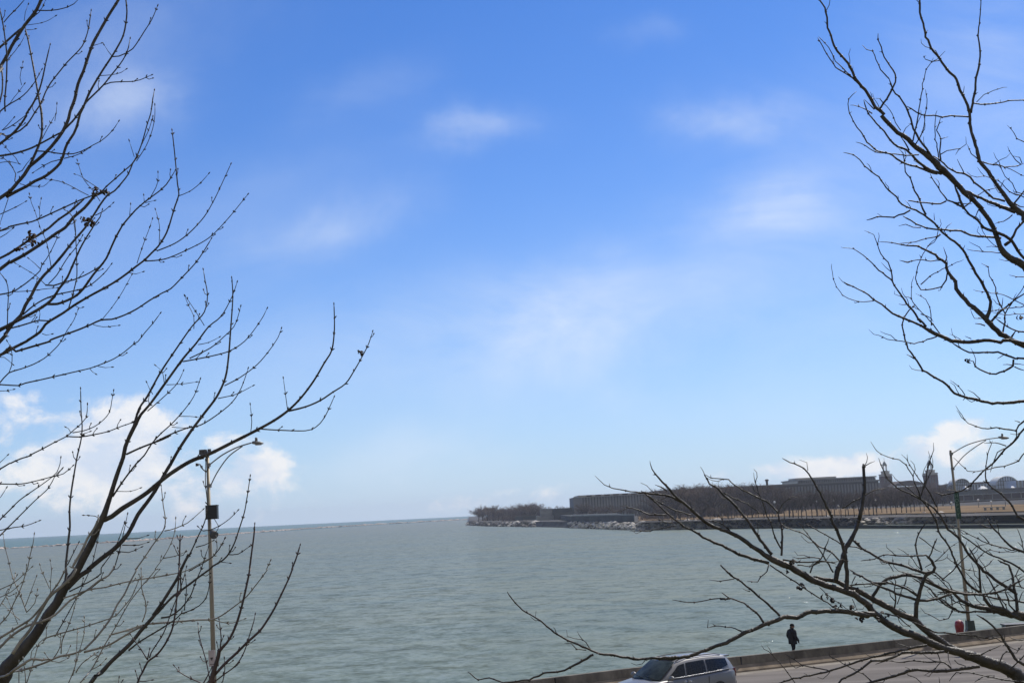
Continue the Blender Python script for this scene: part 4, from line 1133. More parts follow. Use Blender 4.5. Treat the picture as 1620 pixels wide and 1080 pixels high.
# flood light pair on the pole top
mb = MB(); c_ = rel((322, 715)); c2 = rel((331, 714))
mb.box((c_.x, -.05, c_.z), (11.5 * m_, .2, 8 * m_), 0, .92); mb.box((c2.x, .02, c2.z), (6 * m_, .2, 8 * m_), .3, .8); mb.box((rel((327, 720)).x, 0, rel((327, 720)).z), (7 * m_, .08, .06))
mb.build('flood_light', M['darkgrey'], lroot)
mb = MB(); mb.tube(curve_pts([tuple(rel(q)) for q in ((328, 747), (321, 742), (317.5, 738), (316.8, 734.5), (313.5, 734.3))], 5), .022, 6)
c_ = rel((311.8, 734.5)); mb.tube([c_ + Vector((.05, 0, 0)), c_ + Vector((-.05, -.02, 0))], [.05, .06], 10); mb.build('camera_bracket', M['darkgrey'], lroot)
c_ = rel((334, 1040)); mb = MB(); mb.box((c_.x - .03, -.16, c_.z), (10 * m_, .03, 24.5 * m_)); sg = mb.build('sign', M['white'], lroot)
mb = MB(); z0 = c_.z; x0 = c_.x - .03
mb.box((x0, -.178, z0 + .02), (.10, .006, .02)); mb.box((x0, -.178, z0 - .03), (.03, .006, .09)); mb.box((x0 - .03, -.178, z0 - .005), (.018, .006, .05)); mb.box((x0 + .03, -.178, z0 - .005), (.018, .006, .05)); mb.box((x0, -.178, z0 - .2), (.12, .006, .02))
mb.build('sign_mark', M['bark'], sg)
mb = MB(); c_ = rel((340, 1050)); mb.box((c_.x, -.02, c_.z), (4 * m_, .1, 7 * m_)); mb.build('junction_box', M['darkgrey'], lroot)

RD = 61.8
rroot, rel = lamp('tall grey street lamp on the right with a dark green vertical banner', RD, (1503.6, 713.5), (1533, 985),
     [(1505.5, 717.5), (1530, 704), (1558, 696), (1580, 693)], [(1507.5, 741), (1524, 722), (1542, 708), (1560, 697)], [(1580, 692.8), (1596.5, 694)])
m_ = RD / F
mb = MB(); p0 = rel((1512, 778)); p1 = rel((1516, 820)); H_ = (p0.z - p1.z)
mb.box((0.02, -.14, (p0.z + p1.z) / 2), (.235, .02, H_)); mb.tube([(0, 0, p0.z - .04), (0, -.14, p0.z - .04)], .02, 6); mb.tube([(0, 0, p1.z + .04), (0, -.14, p1.z + .04)], .02, 6)
bn = mb.build('banner', M['green'], rroot)
for i, ch in enumerate('HOPTY'):
    cu_ = bpy.data.curves.new('banner_letter', 'FONT'); cu_.body = ch; cu_.size = .25; cu_.align_x = 'CENTER'; cu_.extrude = .003; tf = bpy.data.objects.new('letter_curve', cu_)
    me = bpy.data.meshes.new_from_object(tf); bpy.data.objects.remove(tf)
    t = link('letter', me, M['greentxt'], bn)
    t.location = (.0, -.155, p0.z - .16 - H_ * .08 - i * H_ * .178); t.rotation_euler = (math.pi / 2, 0, 0)
rroot.children[1].location  # base plate stays at the foot
mb = MB(); mb.box((.05, 0, .5), (.38, .4, .62), 0, .85); mb.build('base_cover', M['greenbox'], rroot)

# red barrel and green box standing behind the barrier
c_ = onz(1519, 1001, .0); D = 61.4; p = at(1519, 1003, D); q = at(1519, 980.5, D); hgt = q.z - 0.0
broot = tag(empty('traffic_barrel', (p.x, D, 0)), 'faded red plastic traffic barrel with a pale top beside the right lamp post', 'traffic barrel')
rr = .215
mb = MB(); mb.lathe((0, 0, 0), [(rr * .78, 0), (rr * .86, hgt * .45), (rr, hgt * .68), (rr * 1.02, hgt * .72), (rr * .92, hgt * .88), (rr * .74, hgt * .955)], 18); mb.build('body', M['red'], broot)
mb = MB(); mb.lathe((0, 0, hgt * .957), [(rr * .7, 0), (rr * .6, hgt * .03), (.06, hgt * .04), (.05, hgt * .07)], 16); mb.build('cap', M['pink'], broot)
p = at(1608, 1001, 62.8); q = at(1608, 985.5, 62.8)
gb = tag(empty('utility_box', (p.x, 62.8, 0)), 'low dark green utility box behind the barrier at the right edge', 'utility box')
mb = MB(); mb.box((0, 0, q.z / 2 - .04), (1.15, .6, q.z - .08)); mb.build('cabinet', M['greenbox'], gb)
mb = MB(); mb.box((0, 0, q.z - .035), (1.24, .68, .07)); mb.build('lid', M['darkgrey'], gb)
# ------------------------------------------------------------------ the far shore
M['bldg'] = mat('grey_facade', (.20, .20, .20), .85, var=.12, scale=.05)
M['fin'] = mat('pale_fin', (.25, .25, .24), .8, var=.1, scale=.2)
M['glassdark'] = mat('dark_window_band', (.075, .073, .072), .35, var=.2, scale=.1)
M['glassblue'] = mat('blue_glazing', (.62, .70, .80), .3, var=.25, scale=.08)
M['roofpale'] = mat('pale_roof_edge', (.42, .40, .36), .85, var=.1, scale=.1)
M['brick'] = mat('dark_brick', (.115, .07, .058), .9, var=.2, scale=.3)
M['stonetrim'] = mat('tower_stone', (.40, .37, .33), .85, var=.15, scale=.3)
M['copper'] = mat('grey_green_roof', (.20, .215, .20), .7, var=.2, scale=.4)
M['darkwall'] = mat('dark_stained_wall', (.062, .068, .068), .9, var=.35, scale=.12, stretch=(1, 1, 3))
M['midwall'] = mat('grey_stained_wall', (.25, .255, .245), .9, var=.25, scale=.15, stretch=(1, 1, 3))
M['dome'] = mat('barrel_roof', (.55, .56, .52), .6, var=.2, scale=.2)
M['shed'] = mat('brown_shed_wall', (.075, .055, .05), .9, var=.25, scale=.1)
M['trunk_far'] = mat('far_trunk', (.05, .04, .034), .9, var=.2, scale=1)
M['twig_far'] = mat('far_twigs', (.078, .058, .049), .9, var=.35, scale=.25)
M['twig_pale'] = mat('far_pale_twigs', (.125, .088, .066), .9, var=.35, scale=.25)
M['bush_far'] = mat('far_shrub', (.085, .06, .048), .9, var=.35, scale=.3)
M['bulb'] = mat('white_globe', (.75, .75, .72), .4, var=.05, scale=1)
M['tent'] = mat('white_canvas', (.78, .78, .76), .7, var=.05, scale=1)
M['prom2'] = mat('worn_path', (.12, .115, .11), .95, spec=0.0, var=.4, scale=.12)
M['steel'] = mat('pier_steel', (.09, .10, .11), .7, var=.2, scale=.2)

# land: waterline measured along the photo, everything behind it is ground
shore_px = [(742, 830.2), (775, 832), (848, 833.2), (905, 834.4), (1000, 838), (1100, 836), (1240, 832.5), (1400, 829.5), (1480, 828), (1575, 826), (1680, 823)]
SH = [wat(x, y) for x, y in shore_px]
def inland(o, z):
    out = []
    for i, p in enumerate(SH):
        out.append(Vector((p.x * (1 + o / p.y), p.y + o, z)))
    return out
mb = MB(); rows = [inland(-3, ZW - 1), inland(2, ZW + .4), inland(9, ZW + 2.0), inland(10, 1.1), inland(1600, 1.1)]
k = len(SH); vs = [v for r_ in rows for v in r_]
mb.add(vs, [(j * k + i, j * k + i + 1, (j + 1) * k + i + 1, (j + 1) * k + i) for j in range(4) for i in range(k - 1)])
mb.build('far_shore_ground', M['prom'])['kind'] = 'structure'
def far_sheet(name, pa, pb, z, mt):
    a = [onz(x, y, z) for x, y in pa]; c = [onz(x, y, z) for x, y in pb]; mb = MB(); k = len(a)
    mb.add(a + c, [(i, i + 1, k + i + 1, k + i) for i in range(k - 1)]); o = mb.build(name, mt); o['kind'] = 'structure'; return o
far_sheet('dry_lawn', [(1010, 823.2), (1100, 820.8), (1235, 816.2), (1400, 812.6), (1480, 811.2), (1570, 809.2), (1680, 806.5)],
          [(1010, 816.6), (1100, 813.0), (1235, 806.5), (1400, 803), (1480, 800.5), (1570, 798), (1680, 796)], 1.35, M['grass'])
far_sheet('shore_path', [(1010, 826), (1100, 823.6), (1235, 820.2), (1400, 817.8), (1480, 816.6), (1570, 815), (1680, 812.5)],
          [(1010, 824.2), (1100, 821.8), (1235, 817.4), (1400, 814), (1480, 812.6), (1570, 810.6), (1680, 808)], 1.2, M['prom2'])

# rocks along the water
rnd = random.Random(8); bp_, bd_ = MB(), MB()
for (p, q), pr in zip(zip(SH, SH[1:]), shore_px):
    L = (q - p).length; kk = 0.0; pale = .12 if pr[0] < 848 else .8 if 905 <= pr[0] < 1100 or pr[0] >= 1400 and pr[0] < 1575 else .5
    if pr[0] >= 1575 or 848 <= pr[0] < 905: continue
    while kk < L:
        t = kk / L; base = p.lerp(q, t)
        for _ in range(5 if base.y < 600 else 3):
            o = rnd.uniform(-1.5, 7.6); r_ = rnd.uniform(.45, 1.15) * (1 if base.y < 600 else 1.5)
            c_ = (base.x + rnd.uniform(-1, 1), base.y + o, ZW + .15 + max(0, o) * .27 + rnd.uniform(-.1, .35))
            (bp_ if rnd.random() < pale else bd_).blob(c_, r_, rnd.random() * 99, .35, 1, (1.35, 1, .7))
        kk += rnd.uniform(1.2, 2.2) * (1 if base.y < 600 else 2)
o = bp_.build('shore_rocks', M['stone']); tag(o, 'pale boulders lining the far shore at the waterline', 'rocks', kind='stuff')
o = bd_.build('shore_rocks', M['stone_dark']); tag(o, 'dark boulders lining the far shore at the waterline', 'rocks', kind='stuff')

# ---- buildings
def zpx(px, py, D): return at(px, py, D).z
def px_box(mb, x0, x1, ytop, D, depth, zb=1.0, ybot=None, D1=None):
    """block whose front face spans photo columns x0..x1 at distance D (left) .. D1 (right)"""
    D1 = D1 or D; a = ground_pt(x0, D, 0); c = ground_pt(x1, D1, 0); zt = zpx((x0 + x1) / 2, ytop, (D + D1) / 2)
    if ybot is not None: zb = zpx((x0 + x1) / 2, ybot, (D + D1) / 2)
    t = (c - a).normalized(); nrm = Vector((-t.y, t.x, 0)) * depth
    mb.prism([(a.x, a.y), (c.x, c.y), (c.x + nrm.x, c.y + nrm.y), (a.x + nrm.x, a.y + nrm.y)], zb, zt)
    return a, c, zb, zt, t
def fins(parent, a, c, z0, z1, count, mt, wd=.5, dp=.5, name='fins'):
    mb = MB(); t = (c - a).normalized(); nn = Vector((t.y, -t.x, 0))
    for i in range(count + 1):
        p = a.lerp(c, i / count) + nn * dp * .5
        mb.box((p.x, p.y, (z0 + z1) / 2), (wd, dp, z1 - z0), math.atan2(t.y, t.x))
    return mb.build(name, mt, parent)
# finned plant building
D = 760
r_ = tag(empty('plant_building', ground_pt(980, D, 1.0)), 'long flat grey building with pale vertical fins and a row of roof vents', 'building')
def under(o, root): o.parent = root; o.matrix_parent_inverse = Matrix.Translation(root.location).inverted(); return o
mb = MB(); a, c, z0, z1, t = px_box(mb, 921, 1075, 783.0, D, 60); under(mb.build('wall', M['glassdark']), r_)
zt = zpx(998, 779.7, D)
mb = MB(); px_box(mb, 908, 920.6, 786.2, D - 4, 60); under(mb.build('end_wall', M['bldg']), r_)
under(fins(None, a, c, 1.0, z1, 34, M['fin'], 1.15, 1.2), r_)
mb = MB(); x0 = ground_pt(915.5, D, 0); x1 = ground_pt(1075.5, D, 0); mb.box(((x0.x + x1.x) / 2, D + 29, (z1 + zt) / 2 + .1), (x1.x - x0.x, 64, zt - z1)); rf = under(mb.build('roof', M['roofpale']), r_)
mb = MB()
for i in range(10):
    p = ground_pt(929 + i * 14.2, D - 3.3, 0); mb.box((p.x + 1.6, D - 3.3, (z1 + zt) / 2 + .25), (3.2, .6, .75))
vt = mb.build('roof_vents', M['shed']); under(vt, r_); 
# long building in the middle with its upper block
D = 640
r_ = tag(empty('long_building', ground_pt(1240, D, 1.0)), 'very long low dark building behind the wood, with a higher block on its roof', 'building')
mb = MB(); a, c, z0, z1, t = px_box(mb, 1050, 1392, 768.3, D, 70); under(mb.build('wall', M['glassdark']), r_)
under(fins(None, a, c, 1.0, z1 - 1.0, 70, M['bldg'], .8, .7), r_)
mb = MB(); mb.box(((a.x + c.x) / 2, D + 34.4, z1 + .3), (c.x - a.x + 1.5, 71.5, .6)); under(mb.build('roof', M['bldg']), r_)
mb = MB(); a, c, z0, z2, t = px_box(mb, 1265, 1386, 757.2, D + 12, 40, zb=z1 + .6); ub = under(mb.build('upper_block', M['glassdark']), r_)
fn = under(fins(None, a, c, z1 + .6, z2 - .2, 34, M['bldg'], .7, .6), r_)
mb = MB(); mb.box(((a.x + c.x) / 2, D + 31.4, z2 + .3), (c.x - a.x + 1.2, 42, .6)); under(mb.build('roof', M['midwall']), r_)
p0, p1 = ground_pt(1279, D, 0), ground_pt(1346, D, 0); mb = MB(); mb.box(((p0.x + p1.x) / 2, D + 35, z2 + 1.1), (p1.x - p0.x, 18, 1.0)); under(mb.build('penthouse', M['roofpale']), r_)
mb = MB(); p = ground_pt(1215.5, D + 20, 0); mb.lathe((p.x, p.y, z1 + .6), [(.6, 0), (.6, 2.2), (1.0, 2.3), (1.0, 2.9), (.4, 3.2)], 8); under(mb.build('chimney', M['shed']), r_)
# low dark sea wall of the plant, its pump house and paler block
D0, D1 = 690, 505
r_ = tag(empty('sea_wall', ground_pt(960, 600, -1.5)), 'low dark stained quay wall under the finned building, standing in the water', 'quay wall')
mb = MB(); a = wat(905, 834.2); c = wat(1012, 838.3); a2 = at(905, 812.2, a.y); 
mb.prism([(a.x, a.y), (c.x, c.y + 18), (c.x + 8, c.y + 220), (a.x, a.y + 240)], ZW - 1, zpx(960, 815.2, (a.y + c.y) / 2)); under(mb.build('wall', M['darkwall']), r_)
mb = MB(); zl = zpx(960, 815.2, (a.y + c.y) / 2); mb.prism([(a.x - .2, a.y - .4), (c.x + .2, c.y + 17.6), (c.x + .2, c.y + 18.8), (a.x - .2, a.y + 1)], zl + .003, zl + .5); under(mb.build('coping', M['midwall']), r_)
r_ = tag(empty('pump_house', ground_pt(876, 720, -1.5)), 'blocky two tone concrete pump house at the water edge, left of the finned building', 'building')
mb = MB(); px_box(mb, 848.5, 876, 815.5, 735, 30, zb=ZW - 1); under(mb.build('lower_wall', M['midwall']), r_)
mb = MB(); px_box(mb, 855, 874, 804.3, 739, 22, ybot=815.4); under(mb.build('upper_wall', M['midwall']), r_)
mb = MB(); px_box(mb, 876.05, 906, 803.5, 728, 60, zb=ZW - 1); under(mb.build('dark_wall', M['darkwall']), r_)
r_ = tag(empty('sea_wall', ground_pt(835, 860, -1.5)), 'dark quay wall left of the pump house below the bare trees', 'quay wall')
mb = MB(); px_box(mb, 815, 849, 816.0, 800, 40, zb=ZW - 1); under(mb.build('wall', M['darkwall']), r_)
# twin towers
def lerp_(a_, b_, t_): return a_ + (b_ - a_) * t_
def tower(cx, D, w_, yb, yc, yt, ytip, label):
    base = ground_pt(cx, D, 1.0); root = tag(empty('clock_tower', base), label, 'tower')
    z = lambda y: zpx(cx, y, D) - 1.0
    mb = MB(); mb.prism([(math.cos(q) * w_ * .54 * 1.06, math.sin(q) * w_ * .54 * 1.06) for q in [math.pi / 8 + i * math.pi / 4 for i in range(8)]], 0, z(yb)); mb.build('shaft', M['brick'], root)
    mb = MB(); oc = lambda s_: [(math.cos(q) * s_, math.sin(q) * s_) for q in [math.pi / 8 + i * math.pi / 4 for i in range(8)]]
    zm = lerp_(z(yb), z(yc), .42); mb.prism(oc(w_ * .56), z(yb) + .003, zm - .8); mb.prism(oc(w_ * .59), zm - .797, zm); mb.prism(oc(w_ * .37), zm + .003, z(yc) - .6); mb.prism(oc(w_ * .40), z(yc) - .597, z(yc)); cz = z(yc)
    mb.build('cornice', M['stonetrim'], root)
    mb = MB(); ltop = z(yt)
    for i in range(4):
        q = math.pi / 4 + i * math.pi / 2; mb.tube([(math.cos(q) * w_ * .175, math.sin(q) * w_ * .175, cz), (math.cos(q) * w_ * .175, math.sin(q) * w_ * .175, ltop)], w_ * .028, 6)
    mb.prism(oc(w_ * .22), ltop + .003, ltop + .6); mb.prism(oc(w_ * .22), cz + .003, cz + .4); mb.build('lantern', M['fin'], root)
    mb = MB(); tip = z(ytip); mb.lathe((0, 0, ltop + .603), [(w_ * .21, 0), (w_ * .18, (tip - ltop) * .2), (w_ * .1, (tip - ltop) * .55), (w_ * .02, (tip - ltop) * .85)], 8); mb.build('spire', M['copper'], root)
    mb = MB(); mb.tube([(0, 0, tip - .8), (0, 0, tip + 2.2)], .12, 5); mb.build('finial', M['copper'], root)
    mb = MB()
    for i in (-1, 0, 1): mb.box((i * w_ * .22, -w_ * .535, z(yb) - 3.2), (w_ * .09, .5, 3.0))
    mb.build('window', M['glassdark'], root)
TD = 880
tower(1403.5, TD, 17.5 * TD / F, 753, 744.8, 736.4, 729.0, 'slimmer brick tower with an open lantern, left of the two on the far shore')
tower(1474.5, TD - 90, 19.5 * (TD - 90) / F, 751, 743, 734.6, 727, 'broader brick tower with an open lantern, right of the two on the far shore')
# dark hall roof between the towers
D = 860; r_ = tag(empty('hall', ground_pt(1440, D, 1.0)), 'dark rounded hall roof between the two brick towers', 'building')
pts = []
a, c = ground_pt(1414, D, 0), ground_pt(1466, D, 0)
mb = MB(); zb = zpx(1440, 768, D); zt_ = zpx(1440, 759.5, D); n_ = 12; vs = []
for i in range(n_ + 1):
    tt = i / n_; vs += [(a.x + (c.x - a.x) * tt, D, zb + (zt_ - zb) * math.sin(math.pi * tt) ** .7), (a.x + (c.x - a.x) * tt, D + 40, zb + (zt_ - zb) * math.sin(math.pi * tt) ** .7)]
fs = [(2 * i, 2 * i + 2, 2 * i + 3, 2 * i + 1) for i in range(n_)] + [tuple(2 * i for i in range(n_ + 1))[::-1]]
mb.add(vs, fs); under(mb.build('roof', M['shed']), r_)
mb = MB(); px_box(mb, 1412, 1500, 768.2, D - 2, 40); under(mb.build('wall', M['brick']), r_)
# barrel roofed glass halls on the pier
def barrel_hall(x0, x1, ytop, yspring, D, label):
    root = tag(empty('barrel_hall', ground_pt((x0 + x1) / 2, D, 1.0)), label, 'building'); a, c = ground_pt(x0, D, 0), ground_pt(x1, D, 0)
    cx = (x0 + x1) / 2; zs = zpx(cx, yspring, D); zt = zpx(cx, ytop, D); n_ = 20; w_ = c.x - a.x
    arc = lambda k_: [(a.x + w_ / 2 - math.cos(math.pi * i / n_) * w_ / 2 * k_, zs + math.sin(math.pi * i / n_) * (zt - zs) * k_) for i in range(n_ + 1)]
    o_, i_ = arc(1.0), arc(.93); mb = MB(); vs = []
    for (ox, oz), (ix, iz) in zip(o_, i_): vs += [(ox, D - 2, oz), (ox, D + 9, oz), (ix, D - 2, iz), (ix, D + 9, iz)]
    fs = []
    for i in range(n_):
        b_ = i * 4; fs += [(b_, b_ + 4, b_ + 5, b_ + 1), (b_ + 2, b_ + 3, b_ + 7, b_ + 6), (b_, b_ + 2, b_ + 6, b_ + 4), (b_ + 1, b_ + 5, b_ + 7, b_ + 3)]
    mb.add(vs, fs); under(mb.build('roof', M['dome']), root)
    mb = MB(); mb.add([(x, D + .5, z) for x, z in i_] + [(i_[-1][0], D + .5, 1.0), (i_[0][0], D + .5, 1.0)], [tuple(range(n_ + 3))[::-1]])
    mb.add([(x, D + 8, z) for x, z in i_] + [(i_[-1][0], D + 8, 1.0), (i_[0][0], D + 8, 1.0)], [tuple(range(n_ + 3))]); gl = under(mb.build('glazing', M['glassblue']), root)
    mb = MB()
    for i in range(1, 8):
        x = a.x + w_ * .05 + w_ * .9 * i / 8; k_ = (x - a.x - w_ / 2) / (w_ / 2 * .93); z = zs + math.sqrt(max(0, 1 - k_ * k_)) * (zt - zs) * .93
        mb.box((x, D + .2, (z + 1) / 2), (.18, .3, z - 1))
    for q in (.0, .45): mb.box((a.x + w_ / 2, D + .1, zs + (zt - zs) * q), (w_ * .92 * math.sqrt(1 - (q / .93) ** 2), .3, .2))
    under(mb.build('mullions', M['steel']), root)
    mb = MB()
    for x in (a.x - .6, c.x + .6): mb.box((x, D + 4, zs / 2 + .5), (1.2, 10, zs - 1))
    under(mb.build('side_wall', M['midwall']), root)
barrel_hall(1509, 1534, 756.5, 767, 700, 'smaller glass hall with a barrel roof, just right of the right lamp post')
barrel_hall(1575, 1610, 752.6, 766, 690, 'larger glass hall with a barrel roof at the right edge of the far shore')
D = 705
r_ = tag(empty('flat_hall', ground_pt(1555, D, 1.0)), 'low brownish hall with glass bays between the two barrel roofed halls', 'building')
mb = MB(); a, c, z0, z1, t = px_box(mb, 1535.5, 1573.5, 764.5, D, 40); under(mb.build('wall', M['glassblue']), r_); under(fins(None, a, c, 1, z1 - .4, 8, M['steel'], .5, .5), r_)
mb = MB(); px_box(mb, 1535.5, 1573.5, 761.8, D - 1, 42, zb=z1 + .003); under(mb.build('roof', M['brick']), r_)
r_ = tag(empty('glass_block', ground_pt(1625, 680, 1.0)), 'tall glass block cut by the right edge of the frame', 'building')
mb = MB(); a, c, z0, z1, t = px_box(mb, 1609.5, 1660, 758.5, 672, 40); under(mb.build('wall', M['glassblue']), r_); under(fins(None, a, c, 1, z1, 9, M['midwall'], .8, .6), r_)
# long brown pier shed in front of them
D = 590
r_ = tag(empty('pier_shed', ground_pt(1560, D, 1.0)), 'long dark brown shed with thin pale ledges in front of the glass halls', 'building')
mb = MB(); a, c, z0, z1, t = px_box(mb, 1478, 1690, 780.5, D, 50); under(mb.build('wall', M['shed']), r_)
mb = MB(); zz = zpx(1580, 789.5, D); mb.box(((a.x + c.x) / 2, D - .35, zz), (c.x - a.x, .6, .35)); mb.box(((a.x + c.x) / 2, D - .35, z1 + .15), (c.x - a.x, .8, .3)); under(mb.build('ledge', M['midwall']), r_)
under(fins(None, a, c, zz + .2, z1 - .02, 14, M['midwall'], .3, .35, 'posts'), r_)
mb = MB(); q0 = ground_pt(1500, D + 10, 0); q1 = ground_pt(1690, D + 10, 0); zz2 = zpx(1580, 772.5, D + 10); mb.box(((q0.x + q1.x) / 2, D + 14, (z1 + zz2) / 2 + .2), (q1.x - q0.x, 8, zz2 - z1 - .3)); under(mb.build('upper_storey', M['steel']), r_)
for i, (x, y, w_) in enumerate(((1531, 771.6, 5.5), (1558, 769.8, 12), (1605, 768.2, 8))):
    q = at(x, y, 600); mb = MB(); ww = w_ * .3; zb = zpx(x, 772.7, 600)
    tn = tag(empty('tent', (q.x, 603, zb)), ('small white canvas tent below the smaller barrel roofed hall', 'wide white canvas tent between the two barrel roofed halls', 'white canvas tent below the larger barrel roofed hall')[i], 'tent')
    mb.add([(-ww / 2, -2, 0), (ww / 2, -2, 0), (ww / 2, 2, 0), (-ww / 2, 2, 0), (-ww * .18, 0, 1.3), (ww * .18, 0, 1.3)], [(3, 2, 1, 0), (0, 1, 5, 4), (2, 3, 4, 5), (1, 2, 5), (3, 0, 4)]); mb.build('canopy', M['tent'], tn)
# dark pier at the right with pale slabs on it
a = wat(1566, 826.3); r_ = tag(empty('pier', (a.x, a.y, ZW)), 'dark steel walled pier at the right edge of the far shore', 'pier')
c = wat(1700, 823); zt = zpx(1590, 811.6, a.y)
mb = MB(); mb.prism([(a.x, a.y), (c.x, c.y), (c.x, c.y + 60), (a.x + 4, a.y + 60)], ZW - 1, zt); under(mb.build('wall', M['darkwall']), r_)
mb = MB(); z_ = zt; d_ = (c - a).normalized()
mb.prism([(a.x - .1, a.y - .3), (c.x, c.y - .3), (c.x, c.y + .7), (a.x - .1, a.y + .7)], z_ + .003, z_ + .25); under(mb.build('coping', M['steel']), r_)
q0, q1 = at(1556, 806, 335), at(1591, 806, 335); 
be = tag(empty('long_bench', ((q0.x + q1.x) / 2, 335, 1.35)), 'long pale concrete bench on the tan lawn near the pier', 'bench')
mb = MB(); mb.box((0, 0, .75), (q1.x - q0.x, .9, .2)); mb.build('seat', M['roofpale'], be)
for x in (-.42, -.14, .14, .42): mb = MB(); mb.box((x * (q1.x - q0.x), 0, .325), (.4, .7, .65)); mb.build('leg', M['midwall'], be)

# ---- bare trees on the far shore: three prototypes, copied
def far_tree(seed, H, spread, n1, twigs, mt, label, group, trunk_h=.22):
    rd = random.Random(seed); root = tag(empty('bare_tree', (0, 0, 0)), label, 'tree', group)
    tb, cb = MB(), MB()
    tb.tube([(0, 0, -.2), (0, 0, H * .1), (rd.uniform(-.1, .1), 0, H * trunk_h), (rd.uniform(-.2, .2), rd.uniform(-.2, .2), H * .45)], [H * .026, H * .019, H * .016, H * .01], 6)
    for i in range(n1):
        az = 6.283 * i / n1 + rd.uniform(-.4, .4); z0_ = H * rd.uniform(trunk_h, .45); ln = H * rd.uniform(.42, .62)
        el_ = rd.uniform(.45, 1.25); p = Vector((0, 0, z0_)); d = Vector((math.cos(az) * math.cos(el_) * spread, math.sin(az) * math.cos(el_) * spread, math.sin(el_))).normalized()
        pts = [p]
        for j in range(4): d = (d + Vector((rd.uniform(-.25, .25), rd.uniform(-.25, .25), rd.uniform(-.05, .3)))).normalized(); p = p + d * ln / 4; pts.append(p)
        tb.tube(pts, [H * .009, H * .0075, H * .006, H * .0045, H * .003], 4, False)
        for j in range(twigs):
            t = rd.uniform(.15, 1.0) * 4; a_ = int(min(3, t)); b_ = pts[a_].lerp(pts[a_ + 1], t - a_)
            dd = (pts[a_ + 1] - pts[a_]).normalized(); dd = (dd + Vector((rd.gauss(0, .6), rd.gauss(0, .6), rd.gauss(.15, .5)))).normalized()
            l2 = H * rd.uniform(.07, .2); m1 = b_ + dd * l2 * .5; dd2 = (dd + Vector((rd.gauss(0, .4), rd.gauss(0, .4), rd.gauss(.1, .3)))).normalized(); e_ = m1 + dd2 * l2 * .5
            cb.tube([b_, m1, e_], [H * .0034, H * .0026, H * .0014], 3, False)
            for _ in range(3):
                s0 = b_.lerp(e_, rd.uniform(.3, 1)); d3 = (dd + Vector((rd.gauss(0, .8), rd.gauss(0, .8), rd.gauss(.1, .6)))).normalized()
                cb.tube([s0, s0 + d3 * H * rd.uniform(.04, .1)], [H * .0022, H * .0012], 3, False)
    tb.build('trunk', M['trunk_far'], root); cb.build('crown', mt, root)
    return root
rnd = random.Random(77)
GL = {'row': ('slim bare tree in the row along the tan lawn of the far shore', 'bare trees in a row on the far lawn'),
      'wood': ('bare brown tree in the wood before the long dark building', 'bare trees of the far wood'),
      'tip': ('spreading bare tree on the left tip of the far shore', 'bare trees on the tip of the far shore'),
      'roof': ('bare tree crown showing above the far quay wall', 'bare trees behind the quay wall')}
protos = {}
for g, (lab, gr) in GL.items():
    protos[g] = []
    for i in range(3):
        H = 10.0
        if g == 'row': t_ = far_tree(100 + i, H, .75, 9, 16, M['twig_far'], lab, gr, .3)
        elif g == 'tip': t_ = far_tree(200 + i, H, 1.4, 17, 24, M['twig_pale'], lab, gr, .22)
        else: t_ = far_tree(300 + i + (50 if g == 'roof' else 0), H, 1.0, 13, 20, M['twig_far'] if i else M['twig_pale'], lab, gr, .25)
        protos[g].append([t_, False])
def plant(g, px, D, ytop, zb=1.1, sx=1.0):
    pr = protos[g][rnd.randrange(3)]
    if not pr[1]: o = pr[0]; pr[1] = True
    else: o = copy_tree(pr[0])
    b_ = ground_pt(px, D, zb); H = zpx(px, ytop, D) - zb; o.location = b_; o.rotation_euler.z = rnd.uniform(0, 6.28); s_ = H / 10.0; o.scale = (s_ * sx, s_ * sx, s_)
for i in range(34): plant('row', 1238 + i * 7.4 + rnd.uniform(-1.6, 1.6), rnd.uniform(343, 385), rnd.uniform(775, 786) - (i * .25))
for i in range(14): plant('row', 1150 + i * 8 + rnd.uniform(-2, 2), rnd.uniform(395, 425), rnd.uniform(781, 792))
for i in range(130):
    x = 1040 + i * 3.6 + rnd.uniform(-4, 4); D = rnd.uniform(470, 620)
    top = (772 if x < 1075 else 767) if x < 1245 else (778 if x < 1400 else 766)
    plant('wood', x, D, top + rnd.triangular(-5, 10, 1), sx=rnd.uniform(1.1, 1.6))
for i in range(22): plant('wood', 1042 + i * 9 + rnd.uniform(-4, 4), rnd.uniform(420, 450), rnd.uniform(792, 802), sx=1.3)
